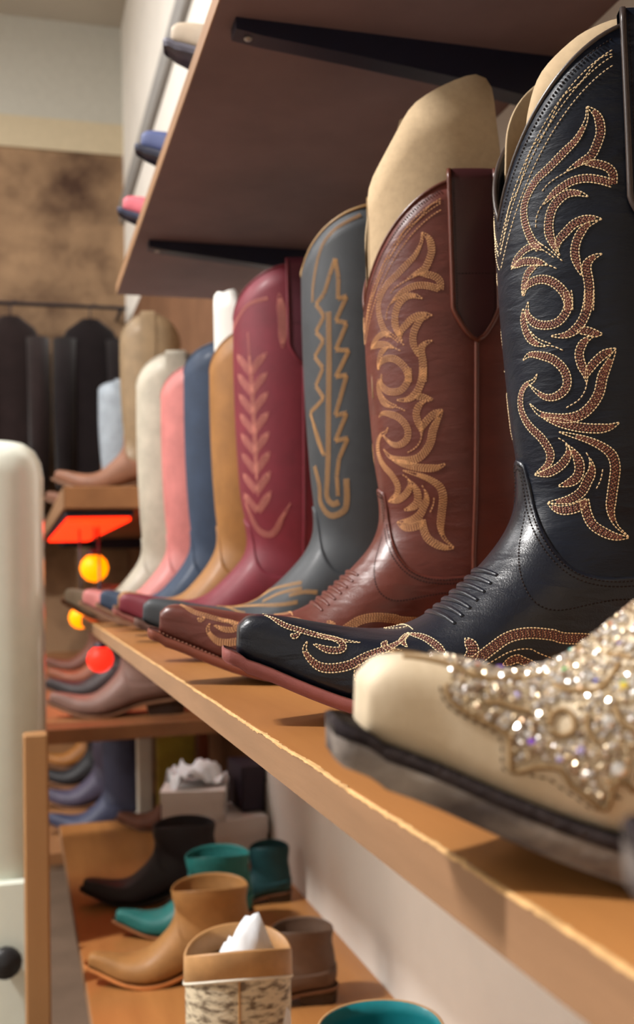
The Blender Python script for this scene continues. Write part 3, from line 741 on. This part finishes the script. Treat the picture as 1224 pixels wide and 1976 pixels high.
# ------------------------------------------------------------------ the cream boot covered in crystals, and its mate
DTZ = [0, 0, 0, -.001, .007, .021, .027, .024, .019, .014, .008]
cream_l = leather('cream_leather', (200, 180, 150), .6, .2, coat=.0, spec=.25, vscale=22, stretch=(1.4, .8, .8), col2=(222, 206, 180), thresh=(.42, .6))
grey_sole = mat('worn_grey_sole', (86, 78, 76), .75, .2, vscale=60, col2=(158, 148, 138), thresh=(.38, .68), bump=.5, bscale=260, stretch=(.4, 1, 1))
dark_welt = mat('dark_welt', (40, 34, 36), .85, .1, vscale=90, col2=(78, 70, 70), thresh=(.45, .8), bump=.6, bscale=500)
tan_cord = mat('tan_cord', (150, 122, 86), .7, .2)
def crystal_boot(loc, ang, label, full=True):
    sh = BootShape(dtz=DTZ)
    M_ = dict(shaft=cream_l, vamp=cream_l, sole=grey_sole, heel=grey_sole, binding=tan_cord, welt=dark_welt, dark_thread=dark_thread)
    root, vamp = make_boot('crystal_boot', loc, ang, sh, M_, label, group='cream boots at the near end of the display shelf', sole_t=.0090, welt=True, sole_grow=.0012)
    if not full: return root
    E0 = catmull(GLITTER_EDGE[0][3], 200); o = np.argsort(E0[:, 0]); es, ep = E0[o, 0], E0[o, 1]
    es = np.r_[es, 4.6, 5.4, 6.2, 7.5]; ep = np.r_[ep, 1.62, 1.50, 1.3, .9]
    # scrolls of plain leather left free of crystals
    free = [catmull(c[3], 40) for c in GLITTER_EDGE[1:]]
    def place(n, lo, gap):
        out = []
        s = rng.uniform(1.85, 7.4, n * 4); p = rng.uniform(-1, 1, n * 4) * 1.7
        keep = np.abs(p) < np.interp(s, es, ep) - .05
        s, p = s[keep], p[keep]
        P = sh.surf(s, p)
        ok = np.ones(len(s), bool)
        for f in free:
            Q = sh.surf(f[:, 0], f[:, 1]); Qm = Q * (1, -1, 1)
            for q in (Q, Qm): ok &= (((P[:, None] - q[None]) ** 2).sum(-1).min(1) > gap ** 2)
        # the ring of plain leather inside the round scroll
        ok &= ~(((P - sh.surf(3.16, .98)) ** 2).sum(-1) < .0042 ** 2)
        return s[ok][:n], p[ok][:n]
    def gems(name, n, size, m, gap=.0012, off=.0022):
        s, p = place(n, 0, gap); k = len(s)
        C = sh.surf(s, p, np.full(k, off)); Nn = sh.normal(s, p) + rng.normal(0, .28, (k, 3)); Nn /= np.linalg.norm(Nn, axis=1)[:, None]
        A = np.cross(Nn, rng.normal(0, 1, (k, 3))); A /= np.linalg.norm(A, axis=1)[:, None]; B = np.cross(Nn, A)
        r = (size * rng.uniform(.7, 1.3, k))[:, None]
        ring = [C + (A * math.cos(t) + B * math.sin(t)) * r for t in np.arange(6) * math.pi / 3]
        tab = [C + (A * math.cos(t) + B * math.sin(t)) * r * .55 + Nn * r * .55 for t in np.arange(6) * math.pi / 3]
        V = np.stack(ring + tab, 1).reshape(-1, 3)
        Fc = []
        for i in range(k):
            b = i * 12
            Fc += [(b + j, b + (j + 1) % 6, b + 6 + (j + 1) % 6, b + 6 + j) for j in range(6)] + [tuple(b + 6 + j for j in range(6))]
        g = mesh(name, V, Fc, m, vamp, smooth=False); g['kind'] = 'stuff'
    gems('glitter', 2600, .00075, mat('gold_glitter', (228, 208, 176), .22, .8, metal=.75, var=.3, vscale=900))
    gems('glitter', 2000, .00085, mat('silver_glitter', (232, 228, 226), .15, .8, metal=.85, var=.25, vscale=900))
    gems('glitter', 900, .0008, mat('bronze_glitter', (150, 122, 96), .3, .6, metal=.6, var=.3, vscale=900))
    # larger set crystals, each a piece of its own
    cols = [((238, 236, 234), 70), ((240, 210, 60), 5), ((60, 200, 190), 6), ((30, 80, 235), 4), ((90, 220, 60), 4), ((240, 110, 50), 4), ((150, 90, 240), 5), ((200, 190, 250), 12)]
    prof = [(1.0, 0), (1.0, .12), (.62, .52), (.0, .60)]
    gm = {}
    for c, n in cols:
        m = mat('crystal_%d_%d_%d' % c, c, .06, 1.0, metal=.6 if c[0] > 180 and c[2] > 180 else .25, var=.05)
        me = None; s, p = place(n, 0, .0022)
        for i in range(len(s)):
            if me is None:
                V, Fc = lathe([(a * .0016, b * .0016) for a, b in prof], 8); ob = mesh('crystal', V, Fc, m, vamp, smooth=False); me = ob.data
            else:
                ob = bpy.data.objects.new('crystal', me); COL.objects.link(ob); ob.parent = vamp
            Pn = sh.normal(s[i], p[i]); ob.location = sh.surf(s[i], p[i], np.array(.0024)).tolist()
            ob.rotation_euler = Vector(Pn + rng.normal(0, .12, 3)).to_track_quat('Z', 'Y').to_euler()
            k = rng.uniform(.55, 1.15) * (1.0 if n > 20 else .75); ob.scale = (k, k, k)
    # corded edges and scrolls
    for gi, c in enumerate(GLITTER_EDGE):
        for sg in (1, -1):
            C = catmull(c[3], 70); P = sh.surf(C[:, 0], C[:, 1], np.full(70, .0020)) * (1, sg, 1)
            V, Fc = tube(P, .00075, 5); mesh('corded_scroll', V, Fc, tan_cord, vamp)
    St = Stitcher(sh)
    for sg in (False, True):
        sp = [(s - .09, p + .05) for s, p in GLITTER_EDGE[0][3]]
        St.line(sp, 'd', L=.0024, off=.0018, mirror=sg, w=.0003)
    St.build(vamp, {'d': mat('taupe_thread', (110, 88, 66), .7, .2)})
    return root
crystal_boot((.2917, .225, -H), 10, 'cream leather western boot with its vamp covered in glittering crystals')
crystal_boot((.288, .057, -H), 20, 'plain cream toed boot standing in front of the crystal covered boot', full=False)

# ------------------------------------------------------------------ the rest of the row
def simple_boot(name, loc, ang, sh, col, label, vamp=None, sole=(120, 84, 60), binding=None, strap_col=None, lining=None, rough=.6, res=.6, pat=None, pat_key=None, **k):
    nm = 'leather_%d_%d_%d' % col; sl = leather(nm, col, rough, .2, coat=.05)
    vl = leather('leather_%d_%d_%d' % vamp, vamp, rough, .2, coat=.05) if vamp else sl
    M_ = dict(shaft=sl, vamp=vl, sole=leather('sole_%d_%d_%d' % sole, sole, .55, .1, coat=0), heel=leather('heel_dark', (48, 34, 28), .5, .1),
              binding=leather('binding_%d_%d_%d' % (binding or col), binding or col, .5, .1), strap=leather('leather_%d_%d_%d' % (strap_col or col), strap_col or col, rough, .2, coat=.05), dark_thread=dark_thread)
    if lining: M_['lining'] = leather('leather_%d_%d_%d' % lining, lining, .6, .1)
    root, v = make_boot(name, loc, ang, sh, M_, label, res=res, **k)
    if pat:
        St = Stitcher(sh); Sv = Stitcher(sh)
        for mirror in (False, True):
            for w, a, b, sp in pat:
                on_vamp = np.mean([s for s, p in sp]) < 9
                (Sv if on_vamp else St).ribbon([(s, max(p, .02)) for s, p in sp], w / 1000, ('a', 'a'), mirror=mirror, taper=(a, b), off=.0018 if on_vamp else .0002, L=.0022, w=.0004, pitch=.0011)
        m = {'a': mat('thread_%d_%d_%d' % pat_key, pat_key, .6, .3, var=.15)}
        St.build(root, m); Sv.build(v, m)
    return root
ROW = dict(group='tall western boots on the display shelf')
GREY_SH = BootShape(hs=1.2, ztop=.395, dip=.05)
simple_boot('western_boot', (.312, .89, -H), 10, GREY_SH, (56, 60, 65), 'charcoal grey suede western boot stitched with tan feathers', sole=(96, 66, 56), binding=(176, 142, 96),
            res=.9, pat=FEATHER, pat_key=(196, 148, 92), strap_hw=.012, **ROW)
simple_boot('western_boot', (.312, 1.16, -H), 10, BootShape(hs=1.25, sw=1.14, ztop=.42, dip=.05, flen=.97), (112, 28, 44), 'dark red western boot with a pale plume pattern up its shaft', sole=(132, 72, 62),
            strap_col=(84, 28, 44), res=.8, pat=PLUME, pat_key=(204, 132, 118), **ROW)
M_SH = dict(vamp_pts=VAMP_PTS)
simple_boot('western_boot', (.297, 1.285, -H), 10, BootShape(flen=.80, hs=1.1, ztop=.38, dip=.05), (146, 100, 50), 'mustard tan western boot with a white card in its shaft', **ROW)
insert(None, (.297, 1.285, -H), 10, [(.050, .30), (.0525, .36), (.0530, .424), (.042, .428), (.024, .426), (.022, .36), (.022, .30)], mat('white_card', (240, 238, 232), .7, .2, var=.02), 'white card standing in the mustard tan boot', shrink=.7, z0=.27)
simple_boot('western_boot', (.285, 1.42, -H), 10, BootShape(flen=.80, hs=1.15, ztop=.39, dip=.035), (44, 58, 80), 'navy blue western boot with a mottled denim look', rough=.75, **ROW)
simple_boot('western_boot', (.27, 1.55, -H), 10, BootShape(flen=.80, hs=1.1, ztop=.385, dip=.045), (192, 116, 112), 'pink western boot between the navy and the ivory boots', lining=(120, 160, 170), **ROW)
simple_boot('western_boot', (.25, 1.70, -H), 10, BootShape(flen=.80, hs=1.25, ztop=.43, dip=.05), (178, 170, 154), 'ivory western boot at the far end of the display shelf', lining=(130, 170, 176), **ROW)

# boots on the shelf above: their toes look over its edge
ZT = ZU + .0165
for (x, y, col, sole, lb) in ((.352, .93, (186, 170, 150), (96, 94, 108), 'beige boot with a grey sole on the upper shelf'), (.352, 1.18, (70, 82, 130), (40, 44, 66), 'blue boot with a dark sole on the upper shelf'),
                       (.352, 1.40, (206, 96, 110), (36, 40, 70), 'coral pink boot with a navy sole on the upper shelf')):
    simple_boot('western_boot', (x, y, ZT), 10, BootShape(hs=1.0), col, lb, sole=sole, res=.45, group='boots on the upper shelf')
# ------------------------------------------------------------------ the lower shelf: small boots and boxes
LOW = BootShape(hs=.35, ztop=.195, dip=.018)
LOWER = BootShape(hs=.25, ztop=.165, dip=.012)
FLAT = [(.0545, .1240), (.0540, .1200), (.0530, .1120), (.0515, .1030), (.0490, .0930), (.0450, .0830), (.0380, .0740), (.0230, .0680), (0, .0680), (-.040, .0740), (-.0795, .0800)]
python_l = mat('python_skin', (214, 200, 172), .5, .4, vscale=60, col2=(112, 96, 78), thresh=(.46, .62), stretch=(1, 1, 2.4), bump=.3, bscale=200, voronoi=True)
tanp = leather('leather_176_132_84', (176, 132, 84), .5, .15)
sh = BootShape(ztop=.352, dip=.02)
make_boot('small_boot', (.180, .93, ZL), 8, sh, dict(shaft=python_l, vamp=python_l, sole=leather('sole_pale', (214, 196, 164)), heel=leather('heel_tan', (150, 110, 70)), binding=tanp, strap=tanp, dark_thread=dark_thread, lining=mat('dark_lining', (92, 66, 44), .8, .1)),
          'cream snakeskin child boot with a tan collar on the lower shelf', scale=.68, res=.8, strap=False, group='small boots on the lower shelf')
# its tan collar band
sp = np.linspace(0, 2 * math.pi, 80, endpoint=False)
col_rows = np.stack([sh.surf(sh.s_at_z(sp, sh.top_z(sp) - d), sp, np.full(80, o)) for d, o in ((.034, .0004), (.032, .0022), (.001, .0022), (-.0015, .0006), (.0, -.003), (.03, -.003))])
pb = [o for o in COL.objects if o.name.startswith('small_boot')][-1]
V, Fc = grid(col_rows, True); mesh('collar_band', V, Fc, tanp, pb)
P = sh.surf(sh.s_at_z(sp, sh.top_z(sp) - .034), sp, np.full(80, .001)); V, Fc = tube(P, .0022, 6, closed=True); mesh('collar_piping', V, Fc, mat('white_piping', (228, 222, 206), .5), pb)
pap = mat('white_tissue', (232, 236, 240), .8, .2, var=.03)
root = empty('tissue_paper', (.192, .925, ZL + .17)); tag(root, 'white tissue paper stuffed in the snakeskin child boot', 'paper')
g = np.linspace(-1, 1, 14); X, Y = np.meshgrid(g, g, indexing='ij'); R_ = np.sqrt(X ** 2 + Y ** 2)
Z = .070 + .016 * np.sin(3.1 * X + 1) * np.cos(2.3 * Y) + rng.normal(0, .004, X.shape) + .030 * np.clip(-X + .2, -1, 1) * .5 - .03 * R_ ** 3
P = np.stack([X * .030 + .004, Y * .022, Z], -1); V, Fc = grid(P); mesh('crumpled_sheet', V, Fc, pap, root).modifiers.new('paper', 'SOLIDIFY').thickness = .001

simple_boot('small_boot', (.250, 1.475, ZL), 8, LOWER, (158, 112, 62), 'tan child boot with an orange welt on the lower shelf', sole=(214, 140, 80), scale=.78, vamp_pts=FLAT, strap=False, seam=False, group='small boots on the lower shelf')
simple_boot('small_boot', (.295, 1.655, ZL), 8, LOWER, (26, 104, 100), 'teal low boot next to the black shoe on the lower shelf', sole=(150, 100, 64), scale=.74, vamp_pts=FLAT, strap=False, seam=False, group='small boots on the lower shelf')
simple_boot('small_boot', (.268, 1.83, ZL), 8, LOWER, (44, 40, 44), 'black low shoe with a round collar on the lower shelf', sole=(40, 36, 36), scale=.8, vamp_pts=FLAT, strap=False, seam=False, group='small boots on the lower shelf')
simple_boot('small_boot', (.355, 2.33, ZL), 8, LOWER, (112, 70, 52), 'brown low shoe behind the white boxes on the lower shelf', scale=.72, vamp_pts=FLAT, strap=False, seam=False, group='small boots on the lower shelf')
simple_boot('small_boot', (.350, 1.345, ZL), 14, LOWER, (94, 70, 54), 'dark brown child boot by the wall on the lower shelf', scale=.60, vamp_pts=FLAT, strap=False, seam=False, group='small boots on the lower shelf')
simple_boot('small_boot', (.256, .765, ZL), 8, BootShape(ztop=.318, dip=.008), (186, 148, 104), 'tan child boot with bright teal lining on the lower shelf', lining=(10, 128, 136), scale=.70, strap=False, group='small boots on the lower shelf')
simple_boot('small_boot', (.405, 1.76, ZL), 12, LOW, (18, 66, 70), 'dark green child boot by the wall behind the others', scale=.5, vamp_pts=FLAT, strap=False, seam=False, group='small boots on the lower shelf')

def thing_box(name, c, size, rz, m, label, cat, lid=None, tilt=0.0, dark=None):
    root = empty(name, c, rz); tag(root, label, cat); root.rotation_euler = (0, tilt, rz)
    x, y, z = size; t = .003
    parts = [box(-x / 2, x / 2, -y / 2, y / 2, 0, t), box(-x / 2, -x / 2 + t, -y / 2, y / 2, 0, z), box(x / 2 - t, x / 2, -y / 2, y / 2, 0, z), box(-x / 2, x / 2, -y / 2, -y / 2 + t, 0, z), box(-x / 2, x / 2, y / 2 - t, y / 2, 0, z)]
    V, Fc = join(parts); mesh('tray', V, Fc, m, root, smooth=False)
    if lid is not None:
        e = .002; h = lid
        parts = [box(-x / 2 - e, x / 2 + e, -y / 2 - e, y / 2 + e, z, z + t), box(-x / 2 - e, -x / 2 - e + t, -y / 2 - e, y / 2 + e, z - h, z), box(x / 2 + e - t, x / 2 + e, -y / 2 - e, y / 2 + e, z - h, z), box(-x / 2 - e, x / 2 + e, -y / 2 - e, -y / 2 - e + t, z - h, z), box(-x / 2 - e, x / 2 + e, y / 2 + e - t, y / 2 + e, z - h, z)]
        V, Fc = join(parts); mesh('lid', V, Fc, m, root, smooth=False)
    return root
whitebox = mat('white_carton', (232, 226, 222), .7, .2, var=.03)
thing_box('shoe_box', (.375, 2.06, ZL), (.155, .15, .085), .12, whitebox, 'white lidded shoe box at the bottom of the stack on the lower shelf', 'box', lid=.03)
thing_box('shoe_box', (.332, 2.06, ZL + .0885), (.12, .13, .055), -.25, whitebox, 'smaller white box tilted on top of the lower shoe box', 'box', lid=.02)
thing_box('shoe_box', (.440, 2.085, ZL + .0905), (.045, .11, .085), .05, mat('black_carton', (52, 44, 56), .6, .3), 'narrow black box standing beside the white boxes', 'box', lid=.03)
root = empty('tissue_paper', (.335, 2.065, ZL + .149)); tag(root, 'crumpled white tissue paper on top of the white boxes', 'paper')
P = np.stack([X * .055, Y * .05, .018 + .016 * np.sin(4 * X) * np.cos(3 * Y) + rng.normal(0, .006, X.shape) - .014 * R_ ** 2 + .012], -1); V, Fc = grid(P); mesh('crumpled_sheet', V, Fc, pap, root).modifiers.new('paper', 'SOLIDIFY').thickness = .001

# ------------------------------------------------------------------ the next bay of shelves along the wall
dwood = mat('bay_board', (150, 104, 66), .5, .3, vscale=9, stretch=(1, .15, 1), col2=(120, 80, 50), thresh=(.3, .7))
def bay_shelf(name, x0, y0, y1, ztop, t, label):
    root = empty(name, ((x0 + XW) / 2, (y0 + y1) / 2, ztop - t)); tag(root, label, 'shelf'); o = root.location
    vf = box(x0 + .001, XW, y0, y1, ztop - t, ztop, .002); mesh('board', [(a - o.x, b - o.y, c - o.z) for a, b, c in vf[0]], vf[1], dwood, root, smooth=False)
    vf = box(x0 - .001, x0 + .001, y0, y1, ztop - t + .001, ztop - .001); mesh('edge_band', [(a - o.x, b - o.y, c - o.z) for a, b, c in vf[0]], vf[1], edge_m, root, smooth=False)
    for yb in (y0 + .45, y1 - .25):
        vf = box(XW - .16, XW, yb - .01, yb + .01, ztop - t - .04, ztop - t); mesh('bracket', [(a - o.x, b - o.y, c - o.z) for a, b, c in vf[0]], vf[1], black_m, root, smooth=False)
    return root
bay_shelf('bay_shelf', .09, 2.16, 4.3, .178, .046, 'thick brown shelf lit red from below, past the display shelf')
bay_shelf('bay_shelf', .05, 2.16, 4.3, -.31, .03, 'brown shelf under the glowing lamps')
bay_shelf('bay_shelf', .05, 2.62, 4.3, -.67, .03, 'lowest brown shelf of the next bay')
struct('trim_3', box(XW - .012, XW, 2.1, YB - .01, FLOOR, 1.05), mat('bay_back_panel', (112, 80, 58), .85, .15, var=.2, vscale=5))
up_ = mat('upright_oak', (172, 128, 84), .55, .3, var=.12, vscale=12, stretch=(1, 1, .1))
def post(name, x0, x1, y0, y1, z0, z1, m, label, cat='post'):
    root = empty(name, ((x0 + x1) / 2, (y0 + y1) / 2, z0)); tag(root, label, cat); a, b = (x1 - x0) / 2, (y1 - y0) / 2
    V, Fc = box(-a, a, -b, b, 0, z1 - z0, .003); mesh('board', V, Fc, m, root, smooth=False)
    V, Fc = box(-a - .004, a + .004, -b - .004, b + .004, 0, .02, .002); mesh('foot', V, Fc, m, root, smooth=False)
    return root
post('shelf_upright', .004, .038, 1.50, 1.53, FLOOR, -.22, up_, 'light oak upright post standing in front of the white cabinet')
post('white_post', .256, .290, 2.40, 2.43, ZL, -.3405, mat('white_paint', (206, 204, 194), .6, .3, var=.05), 'white painted post between two shelves past the white boxes')
post('yellow_board', .300, .388, 2.40, 2.43, ZL, -.3405, mat('yellow_paint', (176, 158, 62), .6, .3, col2=(150, 128, 50), vscale=8), 'yellow painted board standing on the lower shelf', 'board')
post('red_board', .398, .420, 2.40, 2.43, ZL, -.3405, mat('rust_paint', (136, 72, 48), .6, .3), 'narrow rust red board beside the yellow board', 'board')

bay = [  # x, y, z, ang, shape, colour, vamp, scale, label
    (.288, 2.36, .178, 10, BootShape(hs=1.2, ztop=.40, dip=.06), (134, 112, 84), (128, 84, 60), 1.0, 'olive brown patterned boot on the thick brown shelf'),
    (.285, 2.98, .178, 10, BootShape(hs=1.05, ztop=.36, dip=.02), (150, 160, 170), (120, 78, 56), 1.0, 'grey blue shafted boot with a brown foot on the thick shelf'),
    (.270, 2.30, -.31, 8, LOW, (112, 84, 74), None, 1.0, 'dusty rose ankle boot under the glowing lamps'),
    (.270, 2.62, -.31, 8, LOW, (36, 32, 34), None, 1.0, 'black ankle boot under the glowing lamps'),
    (.262, 2.95, -.31, 8, BootShape(ztop=.30, dip=.03), (120, 74, 48), None, .9, 'reddish brown boot in the middle of the lamp shelf'),
    (.262, 3.35, -.31, 8, BootShape(ztop=.30, dip=.03), (94, 60, 44), None, .9, 'dark chocolate boot at the back of the lamp shelf'),
    (.262, 2.78, -.67, 8, BootShape(ztop=.30, dip=.03), (56, 60, 84), None, .95, 'navy boot on the lowest shelf of the next bay'),
    (.262, 3.10, -.67, 8, LOW, (72, 66, 86), None, 1.0, 'slate purple ankle boot on the lowest shelf'),
    (.262, 3.42, -.67, 8, LOW, (30, 28, 32), None, 1.0, 'black ankle boot on the lowest shelf'),
    (.262, 3.75, -.67, 8, BootShape(ztop=.30, dip=.03), (150, 96, 40), None, .95, 'orange tan boot at the back of the lowest shelf'),
]
for x, y, z, a, s_, c, v, sc, lb in bay:
    simple_boot('western_boot' if s_ is not LOW else 'ankle_boot', (x, y, z), a, s_, c, lb, vamp=v, scale=sc, res=.4, strap=(s_ is not LOW), seam=False, vamp_pts=FLAT if s_ is LOW else VAMP_PTS, group='boots of the next bay')

# ------------------------------------------------------------------ glowing lamps of the bay
red_glow = mat('red_neon', (255, 40, 10), .4, .2, emit=3.5, var=.02)
amber_glow = mat('amber_lens', (255, 132, 0), .4, .2, emit=2.2, var=.02)
red_lens = mat('red_lens', (255, 40, 24), .4, .2, emit=1.6, var=.02)
root = empty('light_strip', (.165, 2.9, .118)); tag(root, 'flat red light panel glowing under the thick brown shelf', 'light')
V, Fc = box(-.066, .066, -.68, .68, -.0095, .001, .003); mesh('diffuser', V, Fc, red_glow, root, smooth=False)
V, Fc = box(-.070, .070, -.70, .70, .0, .0135, .002); mesh('housing', V, Fc, black_m, root, smooth=False)
def lamp(x, y, z, r, m, label):
    root = empty('round_lamp', (x, y, z - r)); tag(root, label, 'lamp', 'round lamps hanging under the thick shelf')
    V, Fc = lathe([(.0001, 0), (r * .5, r * .14), (r * .86, r * .5), (r, r), (r * .86, r * 1.5), (r * .5, r * 1.86), (.0001, 2 * r)], 20); mesh('globe', V, Fc, m, root)
    V, Fc = lathe([(r * .45, 1.9 * r), (r * .45, 2.25 * r), (.0001, 2.3 * r)], 14); mesh('cap', V, Fc, black_m, root)
    c = tube([(0, 0, 2.2 * r), (.002, .002, 2.2 * r + .05), (0, 0, .106 - (z - r))], .0025, 6)
    mesh('cord', c[0], c[1], black_m, root)
lamp(.170, 2.46, .012, .033, amber_glow, 'large amber lamp hanging under the red lit shelf')
lamp(.143, 2.56, -.105, .028, amber_glow, 'smaller amber lamp hanging low beside the tiny red one')
lamp(.186, 2.56, -.080, .020, red_lens, 'tiny red lamp hanging close to the low amber lamp')
lamp(.178, 2.42, -.196, .030, red_lens, 'round red lamp hanging lowest of the lamps')

# ------------------------------------------------------------------ far end: coats on a rail, white cabinet
def coat(x, y, ztop, w, h, col, label):
    root = empty('hanging_coat', (x, y, ztop - h)); tag(root, label, 'coat', 'dark coats on the far rail')
    m = mat('coat_%d_%d_%d' % col, col, .85, .1, var=.25, vscale=12, sheen=.2)
    n = 28; rows = []
    for t, ww, dd in ((0, 1.0, 1.0), (.25, .98, .95), (.5, .94, .9), (.75, .96, .85), (.88, .98, .75), (.95, .75, .55), (1.0, .28, .35)):
        a = np.linspace(0, 2 * math.pi, n, endpoint=False); f = 1 + .07 * np.sin(a * 7 + x * 30) * (1 - t)
        rows.append(np.stack([np.cos(a) * w / 2 * ww * f, np.sin(a) * .07 * dd * f, np.full(n, t * h)], -1))
    V, Fc = grid(np.stack(rows), True); mesh('body', V, Fc, m, root)
    for sg in (-1, 1):
        V, Fc = tube([(sg * w * .40, -.02, h * .90), (sg * w * .43, -.05, h * .6), (sg * w * .42, -.06, h * .25)], [.05, .045, .038], 10); mesh('sleeve', V, Fc, m, root)
    V, Fc = tube([(0, 0, h), (0, 0, h + .05), (.02, 0, h + .07), (.03, 0, h + .05)], .003, 6); mesh('hanger_hook', V, Fc, black_m, root)
for i, (x, c, lb) in enumerate(((-1.02, (30, 24, 26), 'black coat on the far rail, furthest from the corner'), (-.66, (42, 30, 28), 'very dark brown coat between the black ones on the far rail'), (-.34, (26, 22, 26), 'black coat on the far rail beside the dark brown one'),
                               (-.02, (38, 28, 28), 'brown black coat on the far rail next to the corner coat'), (.30, (28, 22, 24), 'black coat on the far rail in the room corner'))):
    coat(x, 4.38, 1.06, .26, .95, c, lb)
root = empty('coat_rail', (-.35, 4.38, 1.115)); tag(root, 'thin black rail carrying the dark coats at the far wall', 'rail')
V, Fc = tube([(-.85, 0, 0), (.80, 0, 0)], .008, 10); mesh('bar', V, Fc, black_m, root)
for xx in (-.82, .78):
    V, Fc = tube([(xx, 0, 0), (xx, .21, 0)], .008, 8); mesh('wall_arm', V, Fc, black_m, root)

wc = mat('white_enamel', (240, 247, 234), .18, .6, var=.02, coat=.3)
root = empty('white_cabinet', (-.208, 1.84, FLOOR)); tag(root, 'tall white enamel cabinet with a rounded top and dark knobs', 'cabinet')
def rbox(hx, hy, z0, z1, r):
    rows = []
    for dz, ins in ((z0, 0), (z1 - r, 0), (z1 - r * .6, r * .06), (z1 - r * .3, r * .2), (z1 - r * .1, r * .45), (z1, r)):
        a = np.linspace(0, 2 * math.pi, 40, endpoint=False); n = 6.0
        rows.append(np.stack([np.sign(np.cos(a)) * np.abs(np.cos(a)) ** (2 / n) * (hx - ins), np.sign(np.sin(a)) * np.abs(np.sin(a)) ** (2 / n) * (hy - ins), np.full(40, dz)], -1))
    rows.append(rows[-1] * (0, 0, 1)); return grid(np.stack(rows), True)
V, Fc = rbox(.25, .21, 0, FLOOR * -1 + .215, .06); mesh('body', V, Fc, wc, root)
for i, (z0, z1) in enumerate(((.05, .30), (.32, .56), (.58, .80))):
    V, Fc = box(-.215, .225, -.22, -.205, z0, z1, .004); d = mesh('drawer', V, Fc, wc, root, smooth=False)
    V, Fc = lathe([(.0001, .03), (.02, .028), (.024, .018), (.012, .01), (.010, 0)], 16); V = [(x + .185, -.22 - z, y + (z0 + z1) / 2) for x, y, z in V]
    mesh('knob', V, Fc, mat('dark_knob', (40, 40, 42), .4, .4), d)
